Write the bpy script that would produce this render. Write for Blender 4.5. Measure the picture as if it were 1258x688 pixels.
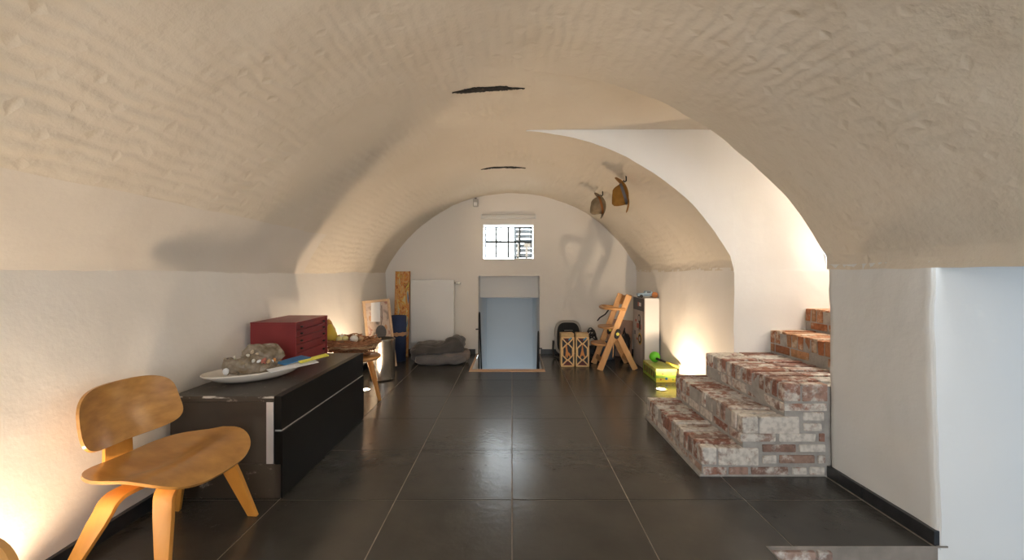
import bpy, bmesh, math, random
from mathutils import Vector, Matrix, noise, Euler
random.seed(7); noise.seed_set(5)
for o in list(bpy.data.objects): bpy.data.objects.remove(o)
SC = bpy.context.scene
COL = SC.collection
PI = math.pi
# ------------------------------------------------------------------ camera
CAMZ = 1.165; FPX = 510.0; VPY = 336.0
cd = bpy.data.cameras.new('camera'); cam = bpy.data.objects.new('camera', cd); COL.objects.link(cam)
cam.location = (0, 0, CAMZ); cam.rotation_euler = (PI/2, 0, 0)
cd.sensor_fit = 'HORIZONTAL'; cd.sensor_width = 36.0; cd.lens = 36.0*FPX/1258.0
cd.shift_y = (VPY-344.0)/1258.0
cd.clip_start = 0.05
SC.camera = cam
# ------------------------------------------------------------------ world, light, exposure
W = bpy.data.worlds.new('world'); SC.world = W; W.use_nodes = True
wn = W.node_tree.nodes; bg = wn['Background']
bg.inputs[0].default_value = (0.86, 0.95, 1.0, 1); bg.inputs[1].default_value = 11.0
SC.view_settings.view_transform = 'Standard'; SC.view_settings.look = 'None'
SC.view_settings.exposure = 0.78; SC.view_settings.gamma = 1.0; SC.view_settings.use_curve_mapping = False
def area(name, loc, target, sx, sy, power, col):
    l = bpy.data.lights.new(name, 'AREA'); l.shape = 'RECTANGLE'; l.size = sx; l.size_y = sy; l.energy = power; l.color = col
    o = bpy.data.objects.new(name, l); COL.objects.link(o); o.location = loc
    o.rotation_euler = (Vector(target)-Vector(loc)).to_track_quat('-Z', 'Y').to_euler()
    return o
# daylight of the stairs and cellar, after one added fill lamp
area('fill_behind_camera', (0.0, -2.42, 1.25), (0, 3, 1.25), 2.4, 1.5, 44, (0.95, 0.98, 1.0))  # added fill at a closed wall, standing in for an unseen window
area('daylight_upper_stairs', (3.1, 2.88, 4.2), (2.2, 3.1, 0.8), 1.0, 0.8, 155, (1.0, 0.94, 0.85))
area('daylight_lower_stairs', (3.3, 0.75, 0.4), (2.2, 1.77, 0.2), 0.9, 1.6, 4.3, (0.50, 0.74, 1.0))
area('daylight_cellar', (0.0, 7.3, -1.45), (0, 8.1, 0.2), 0.7, 0.5, 1.9, (0.60, 0.80, 1.0))
LAMPW = 28.0; LAMPCOL = (1.0, 0.74, 0.49)

# ------------------------------------------------------------------ helpers
def nv(p):
    p = Vector(p)
    return Vector((noise.noise(p+Vector((9.32, -1.53, -7.95))), noise.noise(p), noise.noise(p+Vector((6.33, 11.2, 15.6)))))
class MB:
    def __init__(s): s.v = []; s.f = []; s.uv = None
    def add(s, vs, fs):
        n = len(s.v); s.v += [tuple(v) for v in vs]; s.f += [tuple(i+n for i in f) for f in fs]; return s
    def box(s, c, d, rot=None):
        h = [x/2 for x in d]; vs = []
        for sx in (-1, 1):
            for sy in (-1, 1):
                for sz in (-1, 1):
                    p = Vector((sx*h[0], sy*h[1], sz*h[2]))
                    if rot is not None: p = rot @ p
                    vs.append(p+Vector(c))
        return s.add(vs, [(0,1,3,2),(4,6,7,5),(0,4,5,1),(2,3,7,6),(0,2,6,4),(1,5,7,3)])
    def bb(s, x0, x1, y0, y1, z0, z1): return s.box(((x0+x1)/2,(y0+y1)/2,(z0+z1)/2),(x1-x0,y1-y0,z1-z0))
    def bar(s, a, b, w, t, side=(0,1,0)):
        a = Vector(a); b = Vector(b); d = (b-a); L = d.length; d.normalize()
        y = Vector(side); y = (y - d*y.dot(d)).normalized(); z = d.cross(y)
        R = Matrix((d, y, z)).transposed()
        return s.box((a+b)/2, (L, w, t), R)
    def tube(s, pts, r, n=10, cap=True, closed=False):
        pts = [Vector(p) for p in pts]; rings = []; up = None
        N = len(pts)
        for i, p in enumerate(pts):
            if closed: d = pts[(i+1) % N]-pts[i-1]
            else: d = pts[min(i+1, N-1)]-pts[max(i-1, 0)]
            d.normalize()
            if up is None: up = d.orthogonal().normalized()
            up = (up-d*up.dot(d)).normalized(); w = d.cross(up)
            rr = r[i] if isinstance(r, (list, tuple)) else r
            rings.append([p+rr*(math.cos(2*PI*k/n)*up+math.sin(2*PI*k/n)*w) for k in range(n)])
        vs = [v for ring in rings for v in ring]; fs = []
        for i in range(N if closed else N-1):
            j = (i+1) % N
            for k in range(n): fs.append((i*n+k, i*n+(k+1) % n, j*n+(k+1) % n, j*n+k))
        if cap and not closed: fs += [tuple(range(n))[::-1], tuple((N-1)*n+k for k in range(n))]
        return s.add(vs, fs)
    def lathe(s, prof, c=(0,0,0), n=32, sx=1, sy=1, rot=None):
        vs = []; fs = []; m = len(prof)
        for k in range(n):
            a = 2*PI*k/n
            for (r, z) in prof:
                p = Vector((r*math.cos(a)*sx, r*math.sin(a)*sy, z))
                if rot is not None: p = rot @ p
                vs.append(p+Vector(c))
        for k in range(n):
            for i in range(m-1):
                a, b = k*m+i, ((k+1) % n)*m+i
                fs.append((a, b, b+1, a+1))
        return s.add(vs, fs)
    def prism(s, poly, fn, t0, t1):
        """poly: 2D points; fn(u,v,t)->3D"""
        n = len(poly)
        vs = [fn(u, v, t0) for u, v in poly]+[fn(u, v, t1) for u, v in poly]
        fs = [tuple(range(n))[::-1], tuple(range(n, 2*n))]+[(i, (i+1) % n, n+(i+1) % n, n+i) for i in range(n)]
        return s.add(vs, fs)
    def grid(s, fn, nu, nv, closeu=False):
        vs = [fn(i/(nu if closeu else nu-1), j/(nv-1)) for i in range(nu) for j in range(nv)]
        fs = []
        for i in range(nu if closeu else nu-1):
            for j in range(nv-1):
                k = (i+1) % nu
                fs.append((i*nv+j, k*nv+j, k*nv+j+1, i*nv+j+1))
        return s.add(vs, fs)
    def ellipsoid(s, c, r, rot=None, n=16, m=10, disp=None, p=1.0):
        def sg(x, e): return math.copysign(abs(x)**e, x)
        def fn(u, v):
            a = 2*PI*u; b = -PI/2+PI*v
            q = Vector((sg(math.cos(b), p)*sg(math.cos(a), p)*r[0], sg(math.cos(b), p)*sg(math.sin(a), p)*r[1], sg(math.sin(b), p)*r[2]))
            if disp: q = disp(q)
            if rot is not None: q = rot @ q
            return q+Vector(c)
        return s.grid(fn, n, m, True)
    def mesh(s, name, smooth=False, bevel=0.0, seg=2, merge=True):
        me = bpy.data.meshes.new(name); me.from_pydata(s.v, [], s.f); me.update()
        bm = bmesh.new(); bm.from_mesh(me)
        if merge: bmesh.ops.remove_doubles(bm, verts=bm.verts, dist=1e-5)
        bmesh.ops.recalc_face_normals(bm, faces=bm.faces)
        if bevel > 0:
            es = [e for e in bm.edges if len(e.link_faces) == 2 and e.calc_face_angle(0) > 0.6]
            bmesh.ops.bevel(bm, geom=es, offset=bevel, segments=seg, profile=0.6, affect='EDGES', clamp_overlap=True)
        bm.to_mesh(me); bm.free()
        if smooth:
            me.polygons.foreach_set('use_smooth', [True]*len(me.polygons))
            if smooth is not True: me.set_sharp_from_angle(angle=smooth)
        return me
    def build(s, name, mat, parent=None, **k):
        me = s.mesh(name, **k); me.materials.append(mat)
        o = bpy.data.objects.new(name, me); COL.objects.link(o)
        if parent is not None: o.parent = parent
        return o
def thing(name, label, cat, loc=(0,0,0), rz=0, group=None):
    o = bpy.data.objects.new(name, None); COL.objects.link(o); o.location = loc; o.rotation_euler = (0, 0, rz)
    o.empty_display_size = 0.05
    return tag(o, label, cat, group)
def tag(o, label, cat, group=None):
    o['label'] = label; o['category'] = cat
    if group: o['group'] = group
    return o
def struct(o, label=None):
    o['kind'] = 'structure'
    if label: o['label'] = label
    return o
def recentre(o):
    """put the origin of a single mesh thing at its base centre"""
    me = o.data; xs = [v.co for v in me.vertices]
    c = Vector(((min(p.x for p in xs)+max(p.x for p in xs))/2, (min(p.y for p in xs)+max(p.y for p in xs))/2, min(p.z for p in xs)))
    me.transform(Matrix.Translation(-c)); o.location = o.location+c; return o
R = math.radians
def RX(a): return Matrix.Rotation(a, 3, 'X')
def RY(a): return Matrix.Rotation(a, 3, 'Y')
def RZ(a): return Matrix.Rotation(a, 3, 'Z')

# ------------------------------------------------------------------ materials
def nodes(name):
    m = bpy.data.materials.new(name); m.use_nodes = True
    nt = m.node_tree; return m, nt, nt.nodes['Principled BSDF']
def lk(nt, a, b): nt.links.new(a, b)
def col4(c): return (c[0], c[1], c[2], 1)
def ramp(nt, stops, interp='LINEAR'):
    r = nt.nodes.new('ShaderNodeValToRGB'); r.color_ramp.interpolation = interp
    e = r.color_ramp.elements
    while len(e) < len(stops): e.new(0.5)
    for k, (p, c) in enumerate(stops): e[k].position = p; e[k].color = col4(c)
    return r
def mat(name, c, rough=0.5, metal=0.0, c2=None, scale=8.0, stretch=(1,1,1), bump=0.0, bscale=60.0, detail=4.0, coat=0.0, trans=0.0, lo=0.35, hi=0.65, sheen=0.0, alpha=None, rand=0.0, spec=None):
    m, nt, p = nodes(name)
    p.inputs['Base Color'].default_value = col4(c); p.inputs['Roughness'].default_value = rough; p.inputs['Metallic'].default_value = metal
    p.inputs['Coat Weight'].default_value = coat; p.inputs['Transmission Weight'].default_value = trans; p.inputs['Sheen Weight'].default_value = sheen
    if spec is not None: p.inputs['Specular IOR Level'].default_value = spec
    if alpha is not None: p.inputs['Alpha'].default_value = alpha
    tc = nt.nodes.new('ShaderNodeTexCoord'); mp = nt.nodes.new('ShaderNodeMapping'); lk(nt, tc.outputs['Object'], mp.inputs[0])
    mp.inputs['Scale'].default_value = stretch
    if rand:
        oi = nt.nodes.new('ShaderNodeObjectInfo'); ml = nt.nodes.new('ShaderNodeVectorMath'); ml.operation = 'SCALE'
        cx = nt.nodes.new('ShaderNodeCombineXYZ')
        for k in range(3): lk(nt, oi.outputs['Random'], cx.inputs[k])
        lk(nt, cx.outputs[0], ml.inputs[0]); ml.inputs['Scale'].default_value = rand
        lk(nt, ml.outputs[0], mp.inputs['Location'])
    if c2 is not None:
        n = nt.nodes.new('ShaderNodeTexNoise'); n.inputs['Scale'].default_value = scale; n.inputs['Detail'].default_value = detail
        lk(nt, mp.outputs[0], n.inputs['Vector'])
        r = ramp(nt, [(lo, c), (hi, c2)]); lk(nt, n.outputs[0], r.inputs[0]); lk(nt, r.outputs[0], p.inputs['Base Color'])
    if bump:
        b = nt.nodes.new('ShaderNodeBump'); n2 = nt.nodes.new('ShaderNodeTexNoise'); n2.inputs['Scale'].default_value = bscale; n2.inputs['Detail'].default_value = 5
        lk(nt, mp.outputs[0], n2.inputs['Vector']); lk(nt, n2.outputs[0], b.inputs['Height']); b.inputs['Strength'].default_value = bump; b.inputs['Distance'].default_value = 0.01
        lk(nt, b.outputs[0], p.inputs['Normal'])
    return m
def emit(name, c, s):
    m, nt, p = nodes(name); p.inputs['Base Color'].default_value = col4(c)
    p.inputs['Emission Color'].default_value = col4(c); p.inputs['Emission Strength'].default_value = s; return m
def plaster(name, c, c2, brick=0.0, bump=0.35, bscale=14.0):
    """limewashed plaster; brick = how strongly the courses underneath show through as relief (needs the UV map)"""
    m, nt, p = nodes(name)
    p.inputs['Roughness'].default_value = 0.85; p.inputs['Specular IOR Level'].default_value = 0.25
    tc = nt.nodes.new('ShaderNodeTexCoord')
    n = nt.nodes.new('ShaderNodeTexNoise'); n.inputs['Scale'].default_value = 1.3; n.inputs['Detail'].default_value = 6; lk(nt, tc.outputs['Object'], n.inputs['Vector'])
    r = ramp(nt, [(0.3, c), (0.7, c2)]); lk(nt, n.outputs[0], r.inputs[0]); lk(nt, r.outputs[0], p.inputs['Base Color'])
    n1 = nt.nodes.new('ShaderNodeTexNoise'); n1.inputs['Scale'].default_value = bscale; n1.inputs['Detail'].default_value = 6; n1.inputs['Roughness'].default_value = 0.6; lk(nt, tc.outputs['Object'], n1.inputs['Vector'])
    b = nt.nodes.new('ShaderNodeBump'); b.inputs['Strength'].default_value = bump; b.inputs['Distance'].default_value = 0.02; lk(nt, n1.outputs[0], b.inputs['Height'])
    out = b
    if brick:
        wrp = nt.nodes.new('ShaderNodeTexNoise'); wrp.inputs['Scale'].default_value = 5.0; lk(nt, tc.outputs['UV'], wrp.inputs['Vector'])
        mx = nt.nodes.new('ShaderNodeVectorMath'); mx.operation = 'MULTIPLY_ADD'; mx.inputs[1].default_value = (0.12, 0.09, 0); lk(nt, wrp.outputs['Color'], mx.inputs[0]); lk(nt, tc.outputs['UV'], mx.inputs[2])
        bt = nt.nodes.new('ShaderNodeTexBrick'); lk(nt, mx.outputs[0], bt.inputs['Vector'])
        bt.inputs['Scale'].default_value = 1.0; bt.inputs['Mortar Size'].default_value = 0.03; bt.inputs['Mortar Smooth'].default_value = 1.0
        bt.inputs['Brick Width'].default_value = 0.24; bt.inputs['Row Height'].default_value = 0.062
        bt.inputs['Color1'].default_value = (1,1,1,1); bt.inputs['Color2'].default_value = (0.6,0.6,0.6,1); bt.inputs['Mortar'].default_value = (0,0,0,1)
        msk = nt.nodes.new('ShaderNodeTexNoise'); msk.inputs['Scale'].default_value = 1.6; msk.inputs['Detail'].default_value = 2; lk(nt, tc.outputs['Object'], msk.inputs['Vector'])
        mr = nt.nodes.new('ShaderNodeMapRange'); mr.inputs[1].default_value = 0.35; mr.inputs[2].default_value = 0.65; mr.inputs[3].default_value = 0.15*brick; mr.inputs[4].default_value = brick; lk(nt, msk.outputs[0], mr.inputs[0])
        b2 = nt.nodes.new('ShaderNodeBump'); b2.inputs['Distance'].default_value = 0.012; lk(nt, bt.outputs['Color'], b2.inputs['Height']); lk(nt, mr.outputs[0], b2.inputs['Strength'])
        lk(nt, b.outputs[0], b2.inputs['Normal']); out = b2
    lk(nt, out.outputs[0], p.inputs['Normal'])
    return m
def wood(name, c, c2, rough=0.4, coat=0.2, scale=3.0, stretch=(1, 9, 9), rand=3.0):
    m = mat(name, c, rough, c2=c2, scale=scale, stretch=stretch, coat=coat, detail=6, lo=0.3, hi=0.7, bump=0.03, bscale=40, rand=rand)
    m.node_tree.nodes['Principled BSDF'].inputs['Coat Roughness'].default_value = 0.25
    return m
M = {}
M['vault'] = plaster('vault_limewash', (0.70,0.635,0.53), (0.75,0.685,0.585), brick=0.42, bump=0.6, bscale=6)
M['wall'] = plaster('wall_limewash', (0.80,0.77,0.72), (0.83,0.80,0.76), bump=0.22, bscale=6)
M['haunch'] = plaster('haunch_limewash', (0.72,0.67,0.60), (0.76,0.71,0.64), bump=0.25, bscale=5)
M['pier'] = plaster('pier_limewash', (0.75,0.76,0.755), (0.79,0.80,0.795), bump=0.5, bscale=3.6)  # cool grey cast of the light is put into this base colour
M['white'] = plaster('white_wall', (0.84,0.83,0.81), (0.86,0.85,0.83), bump=0.10, bscale=9)
M['tile'] = mat('slate_tile', (0.046,0.045,0.042), 0.24, c2=(0.060,0.058,0.053), scale=5, bump=0.13, bscale=26, rand=17, spec=0.5)
M['grout'] = mat('grout', (0.32,0.27,0.23), 0.9, c2=(0.24,0.21,0.18), scale=12)
M['skirt'] = mat('skirting_slate', (0.022,0.024,0.027), 0.3, c2=(0.035,0.036,0.04), scale=20)
M['mortar'] = mat('mortar', (0.34,0.325,0.31), 0.95, c2=(0.44,0.425,0.405), scale=18, bump=0.5, bscale=70)
def brickmat(name, reds, lime, amount, spread=0.34):
    """old brick: every brick has its own red and its own amount of flaking limewash"""
    m, nt, p = nodes(name); p.inputs['Roughness'].default_value = 0.9
    tc = nt.nodes.new('ShaderNodeTexCoord'); oi = nt.nodes.new('ShaderNodeObjectInfo')
    wn_ = nt.nodes.new('ShaderNodeTexWhiteNoise'); wn_.noise_dimensions = '1D'; lk(nt, oi.outputs['Random'], wn_.inputs['W'])
    cx = nt.nodes.new('ShaderNodeCombineXYZ'); ml = nt.nodes.new('ShaderNodeMath'); ml.operation = 'MULTIPLY'; ml.inputs[1].default_value = 53; lk(nt, oi.outputs['Random'], ml.inputs[0])
    for k in range(3): lk(nt, ml.outputs[0], cx.inputs[k])
    ad = nt.nodes.new('ShaderNodeVectorMath'); ad.operation = 'ADD'; lk(nt, tc.outputs['Object'], ad.inputs[0]); lk(nt, cx.outputs[0], ad.inputs[1])
    r0 = ramp(nt, [(k/(len(reds)-1), c) for k, c in enumerate(reds)]); lk(nt, oi.outputs['Random'], r0.inputs[0])
    n = nt.nodes.new('ShaderNodeTexNoise'); n.inputs['Scale'].default_value = 13; n.inputs['Detail'].default_value = 9; n.inputs['Roughness'].default_value = 0.7; lk(nt, ad.outputs[0], n.inputs['Vector'])
    mr = nt.nodes.new('ShaderNodeMapRange'); mr.inputs[3].default_value = -spread/2; mr.inputs[4].default_value = spread/2; lk(nt, wn_.outputs['Value'], mr.inputs[0])
    sm = nt.nodes.new('ShaderNodeMath'); lk(nt, n.outputs[0], sm.inputs[0]); lk(nt, mr.outputs[0], sm.inputs[1])
    r1 = ramp(nt, [(amount-0.06, (0,0,0)), (amount+0.06, (1,1,1))]); lk(nt, sm.outputs[0], r1.inputs[0])
    mx = nt.nodes.new('ShaderNodeMix'); mx.data_type = 'RGBA'; lk(nt, r1.outputs[0], mx.inputs[0]); lk(nt, r0.outputs[0], mx.inputs[6]); mx.inputs[7].default_value = col4(lime)
    n3 = nt.nodes.new('ShaderNodeTexNoise'); n3.inputs['Scale'].default_value = 38; n3.inputs['Detail'].default_value = 5; lk(nt, ad.outputs[0], n3.inputs['Vector'])
    r3 = ramp(nt, [(0.3, (0.5,0.5,0.5)), (0.58, (1,1,1))]); lk(nt, n3.outputs[0], r3.inputs[0])
    m2 = nt.nodes.new('ShaderNodeMix'); m2.data_type = 'RGBA'; m2.blend_type = 'MULTIPLY'; m2.inputs[0].default_value = 0.7; lk(nt, mx.outputs[2], m2.inputs[6]); lk(nt, r3.outputs[0], m2.inputs[7])
    lk(nt, m2.outputs[2], p.inputs['Base Color'])
    b = nt.nodes.new('ShaderNodeBump'); b.inputs['Strength'].default_value = 0.6; b.inputs['Distance'].default_value = 0.006; lk(nt, n.outputs[0], b.inputs['Height']); lk(nt, b.outputs[0], p.inputs['Normal'])
    return m
M['brick_lime'] = brickmat('limed_brick', [(0.29,0.135,0.10),(0.37,0.185,0.135),(0.27,0.165,0.135),(0.44,0.30,0.24)], (0.68,0.635,0.585), 0.50, 0.20)
M['brick_white'] = brickmat('whitewashed_brick', [(0.38,0.20,0.15),(0.42,0.27,0.22),(0.34,0.24,0.2)], (0.74,0.70,0.65), 0.46, 0.22)
M['brick_red'] = brickmat('bare_brick', [(0.30,0.12,0.06),(0.46,0.18,0.08),(0.40,0.22,0.12),(0.52,0.28,0.14)], (0.62,0.50,0.38), 0.62)
M['black'] = mat('black_lacquer', (0.004,0.004,0.004), 0.42, c2=(0.006,0.006,0.006), scale=5, spec=0.25)
def worn():
    m, nt, p = nodes('worn_black_side'); p.inputs['Roughness'].default_value = 0.33
    tc = nt.nodes.new('ShaderNodeTexCoord'); n = nt.nodes.new('ShaderNodeTexNoise'); n.inputs['Scale'].default_value = 14; n.inputs['Detail'].default_value = 10; n.inputs['Roughness'].default_value = 0.75
    mp = nt.nodes.new('ShaderNodeMapping'); mp.inputs['Scale'].default_value = (1,1,1.5); lk(nt, tc.outputs['Object'], mp.inputs[0]); lk(nt, mp.outputs[0], n.inputs['Vector'])
    r = ramp(nt, [(0.0, (0.035,0.028,0.022)), (0.585, (0.045,0.036,0.028)), (0.64, (0.20,0.17,0.14)), (0.70, (0.4,0.36,0.32))]); lk(nt, n.outputs[0], r.inputs[0]); lk(nt, r.outputs[0], p.inputs['Base Color']); return m
M['worn'] = worn()
M['side'] = mat('black_brown_side', (0.030,0.025,0.021), 0.33, c2=(0.038,0.031,0.026), scale=4)
M['alu'] = mat('aluminium', (0.72,0.74,0.78), 0.35, 0.6)
M['steel'] = mat('brushed_steel', (0.62,0.60,0.57), 0.24, 1.0)
M['red'] = mat('oxblood_paint', (0.20,0.018,0.020), 0.42, c2=(0.235,0.024,0.025), scale=6)
M['knob'] = mat('black_knob', (0.01,0.01,0.01), 0.35)
M['ply'] = wood('ply_veneer', (0.60,0.31,0.085), (0.40,0.19,0.05), 0.30, 0.4, 6.0, (1,2.2,5))
M['plyleg'] = wood('ply_leg', (0.72,0.345,0.065), (0.62,0.28,0.05), 0.38, 0.3, 3.0, (6,6,1))
M['plyedge'] = wood('ply_edge', (0.40,0.18,0.05), (0.28,0.11,0.03), 0.45, 0.2)
M['stool'] = wood('stool_beech', (0.60,0.30,0.085), (0.50,0.23,0.06), 0.33, 0.5, 3.0, (4,4,1))
M['beech'] = wood('beech', (0.66,0.38,0.17), (0.58,0.31,0.12), 0.45, 0.15, 4, (6,6,1.2))
M['beechdark'] = wood('beech_panel', (0.55,0.29,0.11), (0.47,0.23,0.08), 0.45, 0.15, 4, (1.2,6,6))
M['ceramic'] = mat('cream_ceramic', (0.80,0.74,0.66), 0.25, coat=0.3)
M['plastic'] = mat('plastic_film', (0.62,0.53,0.43), 0.08, c2=(0.30,0.23,0.14), scale=18, bump=1.0, bscale=30, trans=0.5, detail=6)
M['mulch'] = mat('dry_herbs', (0.36,0.27,0.18), 0.8, c2=(0.52,0.42,0.3), scale=40, bump=0.8, bscale=60)
M['blue'] = mat('blue_cover', (0.03,0.20,0.46), 0.4)
M['paper'] = mat('white_paper', (0.80,0.81,0.83), 0.7)
M['yellow'] = mat('yellow_print', (0.75,0.70,0.05), 0.5, c2=(0.80,0.76,0.16), scale=60)
M['twig'] = mat('brown_twig', (0.26,0.11,0.05), 0.85, c2=(0.40,0.20,0.10), scale=25, rand=9)
M['twigpale'] = mat('straw_twig', (0.55,0.38,0.22), 0.85, c2=(0.42,0.26,0.14), scale=25)
M['pear'] = mat('yellow_fruit', (0.72,0.52,0.04), 0.45, c2=(0.62,0.50,0.08), scale=9)
M['brownpear'] = mat('russet_fruit', (0.46,0.24,0.06), 0.5, c2=(0.55,0.33,0.10), scale=9)
M['garlic'] = mat('garlic_skin', (0.76,0.74,0.70), 0.5, c2=(0.66,0.62,0.52), scale=18)
M['lime'] = mat('pale_green_fruit', (0.60,0.58,0.22), 0.5, c2=(0.68,0.64,0.34), scale=14)
M['navy'] = mat('navy_foam', (0.022,0.042,0.115), 0.8, bump=0.2, bscale=120)
M['leather'] = mat('tan_leather', (0.52,0.30,0.17), 0.6, c2=(0.58,0.36,0.22), scale=20)
M['palewood'] = wood('pale_frame_wood', (0.66,0.47,0.30), (0.56,0.38,0.23), 0.5, 0.1)
M['rad'] = mat('radiator_enamel', (0.78,0.79,0.79), 0.4)
M['valve'] = mat('white_valve', (0.72,0.72,0.70), 0.45)
M['blanket'] = mat('grey_blanket', (0.060,0.057,0.057), 0.95, c2=(0.088,0.083,0.081), scale=9, bump=0.5, bscale=90, sheen=0.3)
M['blanket2'] = mat('grey_quilt', (0.10,0.10,0.108), 0.95, c2=(0.135,0.133,0.14), scale=9, bump=0.5, bscale=90, sheen=0.3)
M['blanket3'] = mat('taupe_lining', (0.24,0.20,0.18), 0.95, c2=(0.19,0.165,0.155), scale=9, bump=0.4, bscale=90)
M['copper'] = mat('oak_threshold', (0.62,0.40,0.24), 0.45, c2=(0.54,0.33,0.19), scale=6, stretch=(1,8,8))
M['iron'] = mat('black_iron', (0.012,0.012,0.014), 0.45)
M['rust'] = mat('soot_black_iron', (0.010,0.009,0.008), 0.8, c2=(0.07,0.055,0.04), scale=55, lo=0.5, hi=0.8, bump=1.0, bscale=60)
M['felt'] = mat('brown_felt', (0.27,0.125,0.018), 0.95, c2=(0.32,0.15,0.025), scale=30, bump=0.2, bscale=150)
M['felt2'] = mat('taupe_felt', (0.22,0.165,0.10), 0.95, c2=(0.27,0.21,0.135), scale=30, bump=0.2, bscale=150)
M['band'] = mat('grey_ribbon', (0.16,0.15,0.15), 0.7)
M['band2'] = mat('rust_ribbon', (0.33,0.12,0.03), 0.7)
M['shell'] = mat('warm_grey_plastic', (0.33,0.31,0.28), 0.5)
M['seatfab'] = mat('black_mesh_fabric', (0.016,0.018,0.02), 0.9, bump=0.3, bscale=200)
M['boxwhite'] = mat('white_board', (0.80,0.80,0.79), 0.55)
M['boxgrey'] = mat('taupe_board', (0.30,0.27,0.25), 0.7)
M['boxdark'] = mat('slate_print', (0.085,0.09,0.105), 0.55)
M['boxlight'] = mat('pale_print', (0.55,0.50,0.47), 0.55, c2=(0.46,0.41,0.38), scale=5)
M['printred'] = mat('red_print', (0.42,0.07,0.05), 0.6, c2=(0.5,0.2,0.15), scale=25)
M['printyel'] = mat('ochre_print', (0.60,0.42,0.10), 0.6)
M['printblk'] = mat('charcoal_print', (0.03,0.03,0.035), 0.6)
M['cork'] = mat('straw_board', (0.60,0.42,0.22), 0.7, c2=(0.52,0.35,0.17), scale=30)
M['boxcream'] = mat('cream_lattice', (0.82,0.58,0.30), 0.6, c2=(0.74,0.49,0.23), scale=20)
M['maroon'] = mat('maroon_panel', (0.11,0.022,0.022), 0.6)
M['darkpanel'] = mat('dark_panel', (0.018,0.022,0.032), 0.5)
M['orange'] = mat('orange_figure', (0.62,0.27,0.08), 0.6, c2=(0.52,0.20,0.05), scale=60)
M['sticker'] = mat('blue_sticker', (0.10,0.30,0.48), 0.5)
M['toyblue'] = mat('blue_toy_body', (0.28,0.44,0.60), 0.4, c2=(0.42,0.54,0.64), scale=30)
M['toyorange'] = mat('orange_toy_wheel', (0.44,0.17,0.05), 0.5)
M['pink'] = mat('rose_beige_card', (0.50,0.33,0.25), 0.75, c2=(0.44,0.28,0.21), scale=4)
M['bagblack'] = mat('black_nylon', (0.014,0.014,0.016), 0.55, bump=0.5, bscale=30)
M['bluebox'] = mat('blue_grey_tub', (0.085,0.12,0.17), 0.35, c2=(0.11,0.14,0.18), scale=8)
M['green'] = mat('green_plastic', (0.12,0.55,0.03), 0.4)
M['lidtop'] = mat('green_lid_print', (0.40,0.44,0.10), 0.25, c2=(0.48,0.52,0.16), scale=9)
M['seqyel'] = mat('lime_yellow_print', (0.62,0.62,0.06), 0.5, c2=(0.74,0.62,0.10), scale=9)
M['seqgreen'] = mat('green_print', (0.20,0.40,0.05), 0.5, c2=(0.32,0.5,0.08), scale=14)
M['seqdark'] = mat('dark_print', (0.06,0.10,0.03), 0.5, c2=(0.28,0.12,0.05), scale=26, lo=0.45, hi=0.6)
M['lamp'] = emit('lamp_glow', (1.0,0.88,0.70), 14.0)
M['winframe'] = mat('dark_window_frame', (0.035,0.045,0.05), 0.5)
M['outslat'] = mat('blue_black_slat', (0.006,0.011,0.015), 0.6)
M['outbeam'] = mat('pale_beam', (0.05,0.036,0.022), 0.7)
M['sensor'] = mat('grey_sensor', (0.42,0.41,0.39), 0.5)
g, gnt, gp = nodes('clear_glass'); gp.inputs['Base Color'].default_value = (1,1,1,1); gp.inputs['Roughness'].default_value = 0; gp.inputs['Alpha'].default_value = 0.08; M['glass'] = g
def painting(name, stops, scale, stretch, dist=2.0):
    m, nt, p = nodes(name); p.inputs['Roughness'].default_value = 0.55
    tc = nt.nodes.new('ShaderNodeTexCoord'); mp = nt.nodes.new('ShaderNodeMapping'); mp.inputs['Scale'].default_value = stretch; lk(nt, tc.outputs['Object'], mp.inputs[0])
    n = nt.nodes.new('ShaderNodeTexNoise'); n.inputs['Scale'].default_value = scale; n.inputs['Detail'].default_value = 6; n.inputs['Distortion'].default_value = dist; lk(nt, mp.outputs[0], n.inputs['Vector'])
    r = ramp(nt, stops); lk(nt, n.outputs[0], r.inputs[0]); lk(nt, r.outputs[0], p.inputs['Base Color']); return m
M['abstract'] = painting('abstract_paint', [(0.33,(0.10,0.20,0.36)),(0.39,(0.58,0.54,0.28)),(0.44,(0.66,0.36,0.06)),(0.48,(0.52,0.16,0.04)),(0.52,(0.62,0.42,0.18)),(0.56,(0.66,0.30,0.05)),(0.60,(0.30,0.05,0.03)),(0.65,(0.60,0.52,0.10))], 3.6, (2.6,2.6,0.9), 1.3)
M['collage'] = painting('collage_print', [(0.3,(0.20,0.18,0.17)),(0.42,(0.55,0.44,0.37)),(0.55,(0.62,0.53,0.46)),(0.66,(0.38,0.16,0.12))], 7.0, (1,1,1), 1.2)

# ------------------------------------------------------------------ the vaulted cellar
CZ = 0.285; RAD = 2.05
def prof(x): return CZ+math.sqrt(max(RAD*RAD-x*x, 0))
def warp(p, amp=1.0):
    p = Vector(p)
    d = nv(p*1.1)*0.014+nv(p*3.7+Vector((7,3,1)))*0.009+nv(p*11)*0.0035
    return p+d*amp
SY0, SY1 = 2.386, 3.37          # side opening of the upper stairs
NY = 1.774                      # far side of the lower stairwell
YB = 6.03; Y0 = -2.5
a0 = math.atan2(1.17-CZ, -1.845); a1 = math.atan2(1.266-CZ, 1.80)
NS = 150
pts = [(RAD*math.cos(a0+(a1-a0)*k/NS), CZ+RAD*math.sin(a0+(a1-a0)*k/NS)) for k in range(NS+1)]
pts[0] = (-1.845, 1.17)
pts += [(1.80, 1.23), (1.80, 1.19)]
def frange(a, b, n): return [a+(b-a)*k/n for k in range(n)]
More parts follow.
